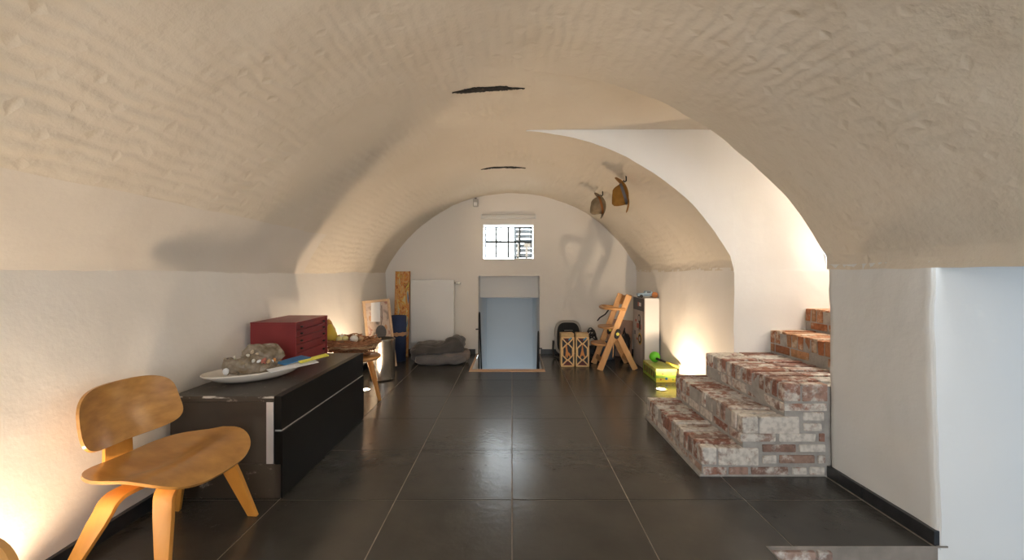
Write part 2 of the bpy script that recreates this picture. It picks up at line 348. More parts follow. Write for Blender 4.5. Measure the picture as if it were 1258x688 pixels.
ys = frange(Y0, 0.6, 20)+frange(0.6, SY0, 44)+frange(SY0, SY1, 26)+frange(SY1, YB+0.05, 60)+[YB+0.05]
XS = 0.12
mb = MB(); idx = {}; arc = [0]
for k in range(1, len(pts)): arc.append(arc[-1]+math.hypot(pts[k][0]-pts[k-1][0], pts[k][1]-pts[k-1][1]))
uvs = []
for j, y in enumerate(ys):
    for i, (x, z) in enumerate(pts):
        idx[i, j] = len(mb.v); mb.v.append(tuple(warp((x, y, z)))); uvs.append((y, arc[i]))
for j in range(len(ys)-1):
    ym = (ys[j]+ys[j+1])/2
    for i in range(len(pts)-1):
        if SY0 < ym < SY1 and (pts[i][0]+pts[i+1][0])/2 > XS: continue
        mb.f.append((idx[i, j], idx[i, j+1], idx[i+1, j+1], idx[i+1, j]))
me = bpy.data.meshes.new('ceiling'); me.from_pydata(mb.v, [], mb.f); me.update()
ul = me.uv_layers.new(name='UVMap')
for l in me.loops: ul.data[l.index].uv = uvs[l.vertex_index]
me.polygons.foreach_set('use_smooth', [True]*len(me.polygons)); me.materials.append(M['vault']); me.materials.append(M['haunch'])
for p_ in me.polygons:
    if p_.center.x < -1.55 and p_.center.z < 1.505 and p_.center.y < 3.67: p_.material_index = 1
ceiling = bpy.data.objects.new('ceiling', me); COL.objects.link(ceiling); struct(ceiling, 'limewashed barrel vault with brick courses showing through')

def surf(fn, nu, nv, mbb):
    return mbb.grid(lambda u, v: warp(fn(u, v)), nu, nv)
# left wall leans out a little to the springing
wl = MB(); surf(lambda u, v: (-1.79-0.055*v**1.3, Y0+(YB+0.05-Y0)*u, -0.02+1.2*v), 140, 26, wl)
struct(wl.build('wall_left', M['wall'], smooth=True), 'limewashed plaster wall behind the black sideboard')
# right wall: far pier, near pier between both stairs, part behind the camera
wr = MB()
surf(lambda u, v: (1.812-0.012*v, SY1+(YB+0.05-SY1)*u, -0.02+1.235*v), 60, 24, wr)
surf(lambda u, v: (1.822-0.022*v, Y0+(0.0-Y0)*u, -0.02+1.235*v), 30, 16, wr)
struct(wr.build('wall_right', M['wall'], smooth=True), 'plaster wall lit by the floor lamp beside the brick steps')
# near pier: one skin going round its corners
path = []
def rc(a, b, n):
    for k in range(n): path.append((a[0]+(b[0]-a[0])*k/n, a[1]+(b[1]-a[1])*k/n))
rc((1.90, SY0), (1.835, SY0), 4); rc((1.835, SY0), (1.822, SY0-0.014), 4); rc((1.822, SY0-0.014), (1.822, NY+0.012), 24); rc((1.822, NY+0.012), (1.834, NY), 4); path.append((1.834, NY))
np_ = len(path)
pw = MB()
def pier(u, v):
    k = min(int(round(u*(np_-1))), np_-1); x, y = path[k]
    z = -0.02+1.24*v
    return Vector((x-0.022*v*(1 if x < 1.9 else 0), y, z))
pw.grid(lambda u, v: warp(pier(u, v)), np_, 26)
struct(pw.build('wall_pier', M['pier'], smooth=True), 'rough plaster pier between the brick steps and the lower stairwell')
ww = MB(); surf(lambda u, v: (1.829-.022*min(1, max(0, (-1.58+2.95*v)/1.24))*(1-u)+2.42*u, NY+.003, -1.6+2.95*v), 24, 48, ww)
struct(ww.build('wall_stairwell', M['white'], smooth=True), 'smooth white wall of the lower stairwell with bluish daylight')
# upper stairs opening: far wall, near wall, flat ceiling, light shaft
ZC = 2.335; XE = 2.65
def slotwall(y, name, label, m):
    b = MB(); N = 60
    def fn(u, v):
        x = XS+(1.80-XS)*u; z0 = prof(x) if x < 1.799 else 1.19
        return (x, y, z0+(-.006 if y > 3 else .003)+(ZC+.03-z0)*v)
    surf(fn, N, 14, b)
    x0_ = 1.80 if y > 3 else 1.86
    surf(lambda u, v: (x0_+(XE-x0_)*u, y, 0.0+1.19*v), 20, 16, b); x1_ = 1.796 if y > 3 else 1.812
    surf(lambda u, v: (x1_+(XE-x1_)*u, y+(.002 if y > 3 else 0), 1.18+(ZC+.03-1.18)*v), 20, 16, b)
    surf(lambda u, v: (XE+(4.3-XE)*u, y, 0.0+5.0*v), 20, 40, b)
    return struct(b.build(name, m, smooth=True), label)
slotwall(SY1, 'wall_upper_stairs', 'sunlit white wall beside the brick steps', M['white'])
slotwall(SY0, 'wall_upper_stairs', 'wall on the near side of the brick steps', M['white'])
sc = MB(); surf(lambda u, v: (XS-0.05+(XE-XS+0.05)*u, SY0-.03+(SY1-SY0+.06)*v, min(ZC, prof(XS-0.05)+(ZC-prof(XS-.05))*min(1, u*6))), 40, 16, sc)
sc.grid(lambda u, v: (XE, SY0+(SY1-SY0)*u, ZC+(5.0-ZC)*v), 3, 3); sc.grid(lambda u, v: (4.3, SY0+(SY1-SY0)*u, 5.0*v), 3, 3); sc.grid(lambda u, v: (XE+(4.3-XE)*u, SY0+(SY1-SY0)*v, 5.0), 3, 3)
struct(sc.build('ceiling_upper_stairs', M['vault'], smooth=0.6), 'flat ceiling over the brick steps')
# back wall with window hole and cellar opening
WX0, WX1, WZ0, WZ1 = -0.40, 0.293, 1.397, 1.856
OX0, OX1, OZ = -0.489, 0.402, 1.13
bw = MB()
xs = sorted(set([-2.0+0.1*k for k in range(41)]+[WX0-0.02, WX1+0.02, OX0, OX1])); zs = sorted(set([-0.02+0.09*k for k in range(29)]+[WZ0-0.02, WZ1+0.02, OZ]))
xs = [x for x in xs if all(abs(x-q) > 0.02 or x == q for q in (WX0-0.02, WX1+0.02, OX0, OX1))]; zs = [z for z in zs if all(abs(z-q) > 0.018 or z == q for q in (WZ0-0.02, WZ1+0.02, OZ))]
for a, b in zip(xs, xs[1:]):
    for c, d in zip(zs, zs[1:]):
        xm, zm = (a+b)/2, (c+d)/2
        if WX0-0.02 < xm < WX1+0.02 and WZ0-0.02 < zm < WZ1+0.02: continue
        if OX0 < xm < OX1 and zm < OZ: continue
        def we(x, z):
            on = (x in (OX0, OX1) and z <= OZ) or (z == OZ and OX0 <= x <= OX1) or (WX0-.03 < x < WX1+.03 and WZ0-.03 < z < WZ1+.03)
            return Vector((x, YB, z)) if on else warp((x, YB, z), .5)
        bw.add([we(a, c), we(b, c), we(b, d), we(a, d)], [(0,1,2,3)])
# window reveals
for (a, b) in (((WX0-.02, WZ0-.02), (WX1+.02, WZ0-.02)), ((WX0-.02, WZ1+.02), (WX1+.02, WZ1+.02)), ((WX0-.02, WZ0-.02), (WX0-.02, WZ1+.02)), ((WX1+.02, WZ0-.02), (WX1+.02, WZ1+.02))):
    bw.add([(a[0], YB-.013, a[1]), (b[0], YB-.013, b[1]), (b[0], YB+.35, b[1]), (a[0], YB+.35, a[1])], [(0,1,2,3)])
struct(bw.build('wall_back', M['wall'], smooth=0.6), 'white end wall under the vault with small barred window')
# cellar stairwell beyond the opening
cw = MB()
cw.add([(OX0, YB-.013, OZ), (OX1, YB-.013, OZ), (OX1, YB+.36, OZ), (OX0, YB+.36, OZ)], [(0,1,2,3)])
cw.add([(OX0, YB+.36, OZ), (OX1, YB+.36, OZ), (OX1, YB+.36, 0.795), (OX0, YB+.36, 0.795)], [(0,1,2,3)])
cw.add([(OX0, YB+.36, .795), (OX1, YB+.36, .795), (OX1, 8.1, .68), (OX0, 8.1, .68)], [(0,1,2,3)])
for x in (OX0, OX1):
    cw.add([(x, 5.05, -0.012), (x, 8.1, -0.012), (x, 8.1, -2.3), (x, 5.05, -2.3)], [(0,1,2,3)])
    cw.add([(x, YB-.013, -0.012), (x, YB-.013, OZ), (x, 8.1, OZ), (x, 8.1, -0.012)], [(0,1,2,3)])
cw.add([(OX0, 5.05, -0.012), (OX1, 5.05, -0.012), (OX1, 5.05, -2.3), (OX0, 5.05, -2.3)], [(0,1,2,3)])
cw.add([(OX0, 8.1, .72), (OX1, 8.1, .72), (OX1, 8.1, -2.3), (OX0, 8.1, -2.3)], [(0,1,2,3)])
cw.add([(OX0, 5.05, -2.3), (OX1, 5.05, -2.3), (OX1, 8.1, -2.3), (OX0, 8.1, -2.3)], [(0,1,2,3)])
struct(cw.build('wall_cellar', M['white']), 'bluish white walls of the stairs down to the cellar')
cs = MB()
for k in range(9): cs.bb(OX0, OX1, 5.05+0.22*k, 5.05+0.22*(k+1)+.02, -2.3, -0.19*(k+1))
struct(cs.build('floor_cellar_stairs', M['white']), 'steps going down to the cellar')
# closed wall behind the camera with a wide recess, lower stairwell shell
rw = MB()
rw.bb(-2.2, -1.25, Y0-.1, Y0, 0, 2.6); rw.bb(1.25, 4.4, Y0-.1, Y0, -1.6, 2.6); rw.bb(-1.25, 1.25, Y0-.1, Y0-.03, .45, 2.05); rw.bb(-1.25, 1.25, Y0-.1, Y0, 0, .45); rw.bb(-1.25, 1.25, Y0-.1, Y0, 2.05, 2.6)
struct(rw.build('wall_front', M['wall']), 'wall behind the viewer with a wide shallow recess')
lw = MB(); lw.bb(4.25, 4.35, -0.05, NY, -1.6, 1.4); lw.bb(1.1, 4.3, -0.1, 0, -1.6, -0.015); lw.bb(1.81, 4.3, -0.1, 0, -0.015, 1.4); lw.bb(1.815, 4.3, -0.05, NY, 1.225, 1.34)
struct(lw.build('wall_lower_stairs', M['white']), 'white shell of the lower stairwell')
# ------------------------------------------------------------------ floor
def sub(rects, hole):
    out = []
    hx0, hx1, hy0, hy1 = hole
    for (x0, x1, y0, y1) in rects:
        if hx0 >= x1 or hx1 <= x0 or hy0 >= y1 or hy1 <= y0: out.append((x0, x1, y0, y1)); continue
        if x0 < hx0: out.append((x0, hx0, y0, y1))
        if hx1 < x1: out.append((hx1, x1, y0, y1))
        a, b = max(x0, hx0), min(x1, hx1)
        if y0 < hy0: out.append((a, b, y0, hy0))
        if hy1 < y1: out.append((a, b, hy1, y1))
    return out
HOLES = [(1.075, 1.9, SY0-.003, SY1+.003), (-0.514, 0.397, 4.915, 6.2), (1.09, 1.9, 0.0, NY)]
rects = [(-1.80, 1.82, Y0, YB)]
for h in HOLES[1:]: rects = sub(rects, h)
fl = MB()
for r in rects: fl.bb(r[0], r[1], r[2], r[3], -0.10, -0.0025)
floor = struct(fl.build('floor', M['grout'], merge=False), 'dark slate tiled floor with pale joints')
G = 0.0032
for i in range(-3, 4):
    for j in range(-8, 7):
        x0, x1 = 0.6*i, 0.6*(i+1); y0 = 2.137+0.6*j; y1 = y0+0.6
        x0, x1 = max(x0, -1.785), min(x1, 1.817); y0, y1 = max(y0, Y0), min(y1, YB)
        if x1-x0 < .05 or y1-y0 < .02: continue
        rs = [(x0+G, x1-G, y0+G, y1-G)]
        for h in HOLES: rs = sub(rs, (h[0]-.001, h[1], h[2]-.001, h[3]))
        if not rs: continue
        t = MB(); cx, cy = (x0+x1)/2, (y0+y1)/2
        for r in rs:
            if r[1]-r[0] < .01 or r[3]-r[2] < .01: continue
            t.bb(r[0]-cx, r[1]-cx, r[2]-cy, r[3]-cy, -0.010, 0.0)
        if not t.v: continue
        o = t.build('tile', M['tile'], floor, merge=False); o.location = (cx, cy, random.uniform(-.0004, .0004))
# skirting boards
def skirt(name, x0, x1, y0, y1, h=0.068):
    return struct(MB().bb(x0, x1, y0, y1, 0.0005, h).build(name, M['skirt'], bevel=.002))
sk = skirt('baseboard_left', -1.80, -1.772, 0.0, YB)
sk = skirt('baseboard_right', 1.795, 1.815, 4.0, YB)
skirt('baseboard_back', -1.77, -0.53, YB-.022, YB+.005); skirt('baseboard_back', 0.415, 1.79, YB-.022, YB+.005)
b1 = skirt('baseboard_pier', 1.806, 1.83, 2.142, SY0-.004, .062); b1 = skirt('baseboard_pier', 1.806, 1.83, NY+.002, 2.138, .062)
# trim of lower stairwell edge
struct(MB().bb(1.088, 1.86, NY-.004, NY-.001, -0.006, 0.001).build('trim_1', M['grout']), 'thin metal edge strip along the lower stairwell')
struct(MB().bb(1.084, 1.0895, 0.0, NY-.001, -0.012, 0.001).build('trim_2', M['grout']))
# lower stairwell brick face and steps
lowb = MB(); lowb.bb(1.09, 1.845, NY+.002, NY+.10, -1.6, -0.014)
lowf = struct(lowb.build('wall_stairwell_edge', M['white']), 'whitewashed brick edge below the floor of the lower stairwell')
def brickmesh(d, seed, jit=0.004):
    rnd = random.Random(seed)
    b = MB().box((0,0,0), d)
    me_ = b.mesh('brick', bevel=min(d)*0.13, seg=2)
    for v in me_.vertices:
        v.co += nv(v.co*22+Vector((seed*3.1, 0, 0)))*jit
    return me_
def put_brick(me_, m, loc, parent, rot=None):
    if not me_.materials: me_.materials.append(m)
    o = bpy.data.objects.new('brick', me_); COL.objects.link(o); o.location = loc; o.parent = parent
    if rot: o.rotation_euler = rot
    return o
for r_, (z, offs) in enumerate(((-0.041, 0.0), (-0.098, -0.08), (-0.155, 0.0), (-.212, -.08))):
    x = 1.10+offs
    while x < 1.43+0.09*r_:
        L = 0.20 if x > 1.09 else .19
        a, b = max(x, 1.097), x+L-.012
        b = min(b, 1.36+.06*r_)
        if b-a > .04: put_brick(brickmesh((b-a, .03, .045), r_*10+int(x*10)), M['brick_lime'], ((a+b)/2, NY-.0, z), lowf)
        x += L
lst = MB()
for k in range(5): lst.bb(1.09, 4.25, 0.0, NY, -1.6, -0.5) if k == 0 else None
struct(lst.build('floor_lower_stairs', M['mortar']), 'landing of the lower stairs')
struct(MB().bb(1.085, 1.095, 0.0, NY, -1.6, -.013).build('wall_lower_edge', M['white']))

# ------------------------------------------------------------------ brick staircase
st = thing('brick_staircase', 'worn whitewashed brick steps rising to the right beside the plaster pier', 'stairs', (1.09, 2.88, 0))
LX = [1.09, 1.325, 1.565, 2.09, 2.375, 2.655, 2.935, 3.215]; LZ = [0.165, 0.345, 0.53, 0.712, 0.887, 1.065, 1.245]
def loc(p): return (p[0]-1.09, p[1]-2.88, p[2])
core = MB()
for k in range(7):
    core.bb(LX[k]+.006-1.09, (LX[k+1]+.006 if k < 6 else 4.28)-1.09, SY0+.006-2.88 if k < 3 else SY0+.01-2.88, SY1-.006-2.88, 0.0, LZ[k]-.016)
core.bb(LX[0]-.012-1.09, LX[0]+.1-1.09, SY0-.003-2.88, SY1-2.88, -.0024, .014); core.bb(LX[0]+.1-1.09, 1.815-1.09, SY0-.003-2.88, SY0+.05-2.88, -.0024, .010)
core.build('mortar_core', M['mortar'], st, merge=False)
W_ = SY1-SY0
for k in range(7):
    m = M['brick_lime'] if k < 3 else M['brick_red']
    n = 15; pitch = W_/n
    x0, x1 = LX[k], LX[k+1]+.01
    rows = [(x0, x1)] if k != 2 else [(x0, x0+.262), (x0+.268, x1)]
    hb = 0.100
    for ri, (xa, xb) in enumerate(rows):
        meshes = [brickmesh((xb-xa-.008, pitch-.015, hb), k*20+ri*7+q, .005) for q in range(5)]
        for i in range(n):
            y = SY0+pitch*(i+.5)
            q = meshes[(i*3+k) % 5]
            if i == 0 and k < 3:
                # near end: two header-like bricks show their long sides
                xm = xa+(xb-xa)*.38
                xb2 = (1.417, 1.653, 1.815)[k] if ri == len(rows)-1 and k < 2 else xb-.004
                if k == 2: xb2 = (1.815 if ri == 0 else None)
                if xb2 is None: continue
                for (a, b) in ((xa, xm-.006), (xm+.006, xb2)):
                    put_brick(brickmesh((b-a, pitch-.006, hb), k*31+int(a*100)), M['brick_white'], loc(((a+b)/2, y-.004, LZ[k]-hb/2-.002+random.uniform(-.003, .003))), st)
                continue
            put_brick(q, m, loc(((xa+xb)/2+random.uniform(-.006, .004), y+random.uniform(-.002, .002), LZ[k]-hb/2+random.uniform(-.005, .003))), st, (random.uniform(-.02, .02), random.uniform(-.012, .012), random.uniform(-.02, .02)))
    # course of stretchers under the nosing
    zl = 0.0 if k == 0 else LZ[k-1]
    h = LZ[k]-hb-zl-.022
    y = SY0+.005; c = 0
    while y < SY1-.05:
        L = [0.19, 0.16, 0.205, 0.18][(c+k) % 4]; L = min(L, SY1-.005-y)
        if L > .05: put_brick(brickmesh((.06, L-.014, max(h, .035)), 300+k*10+c, .003), m, loc((LX[k]+.034+random.uniform(-.003, .003), y+L/2, zl+.012+h/2)), st)
        y += L; c += 1
# courses of the near side face
def face(cx0, cx1, cy0, cy1, m):
    X0, X1 = .7064+.001633*cx0, .7064+.001633*cx1; Z0, Z1 = 1.0527-.001633*cy1, 1.0527-.001633*cy0
    put_brick(brickmesh((X1-X0, .05, Z1-Z0), int(cx0+cy0), .003), m, loc(((X0+X1)/2, SY0+.026-.004, (Z0+Z1)/2)), st)
bwht, blim = M['brick_white'], M['brick_lime']
for a in ((242,322,614,640,blim),(332,398,614,640,bwht),(410,540,614,640,blim),(556,605,614,640,bwht),(616,668,614,640,bwht),
          (450,498,572,600,bwht),(510,632,572,600,blim),(646,670,572,600,bwht),
          (450,566,534,560,blim),(580,670,534,560,bwht),
          (372,496,496,524,bwht),(510,636,496,524,bwht),(650,668,496,524,blim),
          (596,658,460,486,bwht),(594,666,420,450,bwht),(526,676,390,416,bwht)):
    face(*a)

# ------------------------------------------------------------------ window, blind, sensor, cracks
w1 = bpy.data.objects.new('window_1', None); COL.objects.link(w1); w1.location = ((WX0+WX1)/2, YB+.12, WZ0); struct(w1, 'small barred window in the end wall with bright daylight')
hw, hh = (WX1-WX0)/2, WZ1-WZ0
def wb(x0, x1, z0, z1, nm, d=.03): return MB().bb(x0, x1, -d/2, d/2, z0, z1).build(nm, M['winframe'], w1, bevel=.002)
wb(-hw, -hw+.018, 0, hh, 'frame_post'); wb(hw-.018, hw, 0, hh, 'frame_post'); wb(-hw+.018, hw-.018, 0, .016, 'frame_rail'); wb(-hw+.018, hw-.018, hh-.016, hh, 'frame_rail')
wb(-hw+.018, hw-.018, hh*.47, hh*.47+.034, 'frame_rail', .036)
vx = [-hw+.018, -hw+.168, 0.0, hw-.178, hw-.018]
for x in vx[1:4]: wb(x-.013, x+.013, .016, hh-.016, 'glazing_bar', .024)
for a, b in zip(vx, vx[1:]):
    for (z0, z1) in ((.016, hh*.47), (hh*.47+.026, hh-.016)):
        MB().bb(a, b, -.003, .003, z0, z1).build('pane', M['glass'], w1)
# louvred trellis and leaning posts outside
tr = thing('garden_trellis', 'dark louvred trellis with pale leaning posts seen through the small window', 'trellis', (0.40, 8.4, 1.1985))
for k in range(16):
    MB().box((0.0, 0, .05+.095*k), (.70, .02, .074), RX(.25)).build('slat', M['outslat'], tr)
MB().bb(-.36, -.31, -.05, .02, 0, 1.6).build('post', M['outslat'], tr); MB().bb(.31, .36, -.05, .02, 0, 1.6).build('post', M['outslat'], tr)
for a, b in (((-.30, -.12, 0.0), (-.20, -.12, 1.5)), ((-.11, -.12, 0), (-.11, -.12, .57)), ((.04, -.12, 0), (.04, -.12, .57))):
    MB().bar(a, b, .05, .05).build('beam', M['outbeam'], tr, bevel=.003)
MB().bb(-.16, .30, -.14, -.09, .5, .58).build('beam', M['outbeam'], tr, bevel=.003); MB().bb(-.14, .30, -.14, -.09, 1.02, 1.09).build('beam', M['outbeam'], tr, bevel=.003)
tr2 = thing('louvre_screen', 'pale thin louvre bars outside the left panes of the small window', 'louvre', (-0.36, 7.4, 1.1985))
for k in range(8): MB().bb(-.16, .16, -.01, .01, .05+.10*k, .062+.10*k).build('slat', M['outbeam'], tr2)
for x in (-.16, .16): MB().bb(x-.008, x+.008, -.012, .012, 0, .85).build('post', M['outbeam'], tr2)
struct(MB().bb(-3, 3, 6.42, 11, 1.14, 1.198).build('ground_outside', M['mortar']), 'paved ground outside the small window')
# blind cassette
bc = thing('roller_blind', 'slim white roller blind cassette mounted above the small window', 'blind', (-0.05, YB, 1.957))
MB().tube([(-.385, -.035, .031), (.385, -.035, .031)], .031, 14).build('cassette', M['valve'], bc, smooth=.6)
for x in (-.39, .39): MB().box((x, -.034, .031), (.012, .066, .066)).build('end_cap', M['rad'], bc, bevel=.006)
sn = thing('motion_sensor', 'small grey wall sensor near the crown of the end wall', 'sensor', (-0.525, YB, 2.12))
MB().box((0, -.03, .065), (.075, .055, .115)).build('housing', M['sensor'], sn, bevel=.012); MB().box((0, -.06, .045), (.05, .012, .05)).build('lens', M['rad'], sn, bevel=.005)
MB().box((0, -.02, .128), (.03, .03, .02)).build('bracket', M['iron'], sn, bevel=.002)
def crack(y, x0, x1, w, name, label, seed):
    rnd = random.Random(seed); N = 60; b = MB(); top = []; bot = []
    for k in range(N+1):
        t = k/N; x = x0+(x1-x0)*t
        e = min(1, t*5)*min(1, (1-t)*4)
        if name == 'iron_beam_end' and seed == 1 and t > .78: e *= .55
        ww_ = w*max(e, .06)
        ya = y-ww_*(.6+.3*rnd.random()); yb = y+ww_*(.45+.3*rnd.random())
        p1 = warp((x, ya, prof(x))); p2 = warp((x, yb, prof(x)))
        top.append((p1, p2))
    for k in range(N):
        (a, b_), (c, d) = top[k], top[k+1]
        dz = Vector((0, 0, -.006-.004*rnd.random())); up = Vector((0, 0, .03))
        b.add([a+dz, b_+dz, d+dz, c+dz, a+up, b_+up, d+up, c+up], [(0,1,2,3),(0,4,5,1),(1,5,6,2),(2,6,7,3),(3,7,4,0)])
    o = b.build(name, M['rust'], merge=False); recentre(o)
    return tag(o, label, 'beam', 'iron beams in the crown of the vault')
crack(2.60, -.37, .085, .04, 'iron_beam_end', 'wider black iron strip exposed in the vault crown nearer the viewer', 1)
crack(4.58, -.345, .145, .04, 'iron_beam_end', 'thinner black iron strip exposed in the vault crown nearer the window', 2)

# ------------------------------------------------------------------ floor uplights
def uplight(x, y, label, power):
    t = thing('floor_uplight', label, 'lamp', (x, y, 0), 0, 'recessed floor uplights')
    MB().lathe([(.042, .0005), (.060, .0005), (.060, .004), (.056, .006), (.044, .006), (.042, .0005)], n=28).build('trim_ring', M['steel'], t, smooth=.6)
    MB().lathe([(0.0005, .0006), (.042, .0006), (.042, .003), (0.0005, .003)], n=24).build('lens', M['lamp'], t)
    l = bpy.data.lights.new('uplight_bulb', 'SPOT'); l.energy = power; l.color = LAMPCOL; l.spot_size = R(152); l.spot_blend = 0.4; l.shadow_soft_size = 0.028
    o = bpy.data.objects.new('uplight_bulb', l); COL.objects.link(o); o.parent = t; o.location = (0, 0, .02); o.rotation_euler = (PI, R(22 if x > 0 else -17), 0)
    return t
uplight(-1.47, 4.155, 'recessed floor uplight behind the end of the black sideboard', LAMPW*1.0)
uplight(1.50, 4.18, 'glowing recessed floor uplight in front of the green game box', LAMPW*1.0)
uplight(-1.60, 1.17, 'recessed floor uplight beside the plywood lounge chair by the left wall', LAMPW*1.0)

# ------------------------------------------------------------------ plywood chair
def make_chair(label, l, rz):
    t = thing('plywood_chair', label, 'chair', l, rz, 'moulded plywood chairs')
    # seat shell: local +x is the front
    def seat(u, v):
        a = 2*PI*u; e = 0.62
        c, s_ = math.cos(a), math.sin(a)
        sx = math.copysign(abs(c)**e, c); sy = math.copysign(abs(s_)**e, s_)
        r = v
        x = 0.245*sx*r; half = 0.275-0.055*max(0, -sx*r)-.02*max(0, sx*r)**2
        y = half*sy*r
        xx = x/.245; yy = y/.275
        z = .372-.030*math.exp(-((xx+.25)/.45)**2)*(1-yy*yy*.9)+.030*yy*yy*(1-.4*xx)-.070*max(0, xx-.25)**2*(1.2)+.012*math.sin(PI*max(0,min(1,(xx+.2)/1.2)))
        return Vector((x, y, z))
    def shell(fn, th, b, nu=56, nv=14):
        vs = []; 
        top = [[fn(i/nu, max(j/(nv-1), .001)) for j in range(nv)] for i in range(nu)]
        n = len(b.v); base = []
        for i in range(nu):
            for j in range(nv): vs.append(top[i][j])
        for i in range(nu):
            for j in range(nv):
                p = top[i][j]
                du = (top[(i+1) % nu][j]-top[i-1][j]); dv = (top[i][min(j+1, nv-1)]-top[i][max(j-1, 0)])
                nn = du.cross(dv); nn = nn.normalized() if nn.length > 1e-9 else Vector((0,0,1))
                vs.append(p+nn*th)
        N = nu*nv; fs = []
        for i in range(nu):
            k = (i+1) % nu
            for j in range(nv-1):
                fs.append((i*nv+j, k*nv+j, k*nv+j+1, i*nv+j+1)); fs.append((N+i*nv+j, N+i*nv+j+1, N+k*nv+j+1, N+k*nv+j))
            fs.append((i*nv+nv-1, k*nv+nv-1, N+k*nv+nv-1, N+i*nv+nv-1))
        fs.append(tuple(i*nv for i in range(nu))); fs.append(tuple(N+i*nv for i in range(nu))[::-1])
        b.add(vs, fs); return b
    so = shell(seat, .011, MB()).build('seat', M['ply'], t, smooth=.7, merge=False)
    # make sure the thickness goes down
    def back(u, v):
        a = 2*PI*u; e = 0.55
        c, s_ = math.cos(a), math.sin(a)
        y = .212*math.copysign(abs(c)**e, c)*v; w = .128*math.copysign(abs(s_)**e, s_)*v
        y *= 1-.06*(w/.125)
        # curved around the sitter, tilted back
        x = -.235+.085*(y/.235)**2*1.0-.22*w+.015*(w/.125)**2
        return Vector((x-.01, y, .572+w*.97))
    shell(back, .010, MB(), 56, 12).build('backrest', M['ply'], t, smooth=.7, merge=False)
    def strip(pts, w, th, nm, m, wid=None):
        """bent ply strip: pts in (x,z) or 3D centreline with width along given axis"""
        b = MB(); P = [Vector(p) for p in pts]; N = len(P); vs = []
        for i in range(N):
            d = (P[min(i+1, N-1)]-P[max(i-1, 0)]).normalized(); ax = Vector(wid[i] if isinstance(wid, list) else wid); nrm = d.cross(ax).normalized()
            ww_ = w[i] if isinstance(w, list) else w
            for (p, q) in ((-1,-1),(1,-1),(1,1),(-1,1)): vs.append(P[i]+ax*ww_/2*p+nrm*th/2*q)
        fs = [(0,1,2,3)[::-1], tuple((N-1)*4+k for k in range(4))]
        for i in range(N-1):
            for k in range(4): fs.append((i*4+k, i*4+(k+1) % 4, (i+1)*4+(k+1) % 4, (i+1)*4+k))
        b.add(vs, fs); return b.build(nm, m, t, smooth=.5, bevel=.0015)
    # spine: backrest -> curved under seat -> forward
    sp = [(-.262, 0, .60), (-.262, 0, .50), (-.262, 0, .42)]
    for k in range(1, 8):
        a = PI/2*k/7; sp.append((-.202-.06*math.cos(a), 0, .345-.06*math.sin(a)))
    sp += [(-.12, 0, .285), (-.05, 0, .288), (.02, 0, .318), (.07, 0, .340), (.16, 0, .345)]
    strip(sp, [.115]*3+[.12]*7+[.13]*5, .016, 'spine', M['plyleg'], (0,1,0))
    # legs: each half of a bent U, front pair and rear pair
    def leg(xt, xb, zt, side, yf, wt):
        ps = []
        for y in (0.0, .05, .10): ps.append((xt, side*y, zt))
        n = 8; rr = .06
        yb0 = .10
        for k in range(1, n+1):
            a = (PI/2-.22)*k/n
            ps.append((xt+(xb-xt)*.12*k/n, side*(yb0+rr*math.sin(a)), zt-rr*(1-math.cos(a))))
        last = ps[-1]
        for k in range(1, 6):
            f = k/5; ps.append((last[0]+(xb-last[0])*f, last[1]+(side*yf-last[1])*f, last[2]*(1-f)))
        N = len(ps); ws = [wt*(1-.10*i/(N-1)) if i < 11 else wt*(.92-.40*(i-11)/(N-12)) for i in range(N)]
        strip(ps, ws, .017, 'leg', M['plyleg'], (1,0,0))
    for s_ in (-1, 1):
        leg(-.125, -.215, .268, s_, .232, .088)
        leg(.115, .195, .328, s_, .232, .088)
    return t
make_chair('honey plywood lounge chair facing the room beside the black sideboard', (-1.465, 1.79, 0), R(-6))
make_chair('plywood chair with only its backrest corner showing at the lower left', (-1.018, 0.49, 0), R(-92))

# ------------------------------------------------------------------ black sideboard
sb = thing('black_sideboard', 'low black sideboard with scuffed edges and two wide drawers by the left wall', 'sideboard', (-1.485, 2.73, 0))
Yn, Yf = 2.145-2.73, 3.32-2.73; Xw, Xf = -1.768+1.485, -1.19+1.485
MB().bb(Xw, Xf-.045, Yn+.002, Yf, .180, .500).build('carcass', M['side'], sb, bevel=.002)
MB().bb(Xw, Xf-.040, Yn, Yf, .501, .530).build('top_panel', M['worn'], sb, bevel=.002)
MB().bb(Xw+.005, Xf-.042, Yn+.004, Yf, 0, .178).build('plinth', M['worn'], sb, bevel=.002)
MB().bb(Xf-.078, Xf-.041, Yn-.003, Yn+.001, .182, .500).build('edge_profile', M['alu'], sb, bevel=.001)
eb = M['chipped'] = mat('chipped_edge', (0.05,0.04,0.032), 0.5, c2=(0.62,0.58,0.52), scale=30, stretch=(.5,1,1.4), lo=0.5, hi=0.6, detail=8)
MB().bb(Xw, Xf-.040, Yn-.0015, Yn+.0, .520, .531).build('edge_band', eb, sb)
d1 = MB().bb(Xf-.038, Xf, Yn, Yf, .357, .530).build('drawer_front', M['black'], sb, bevel=.0015)
d2 = MB().bb(Xf-.038, Xf+.004, Yn+.001, Yf, .004, .347).build('drawer_front', M['black'], sb, bevel=.0015)
MB().bb(Xf-.036, Xf-.004, Yn+.004, Yf-.002, .3475, .3565).build('gap_strip', M['sensor'], sb)  # light grey strip set in the gap between the drawer fronts
d2b = MB().bb(Xf-.04, Xf-.006, Yn-.0015, Yn+.0015, .006, .178).build('end_strip', M['side'], sb)

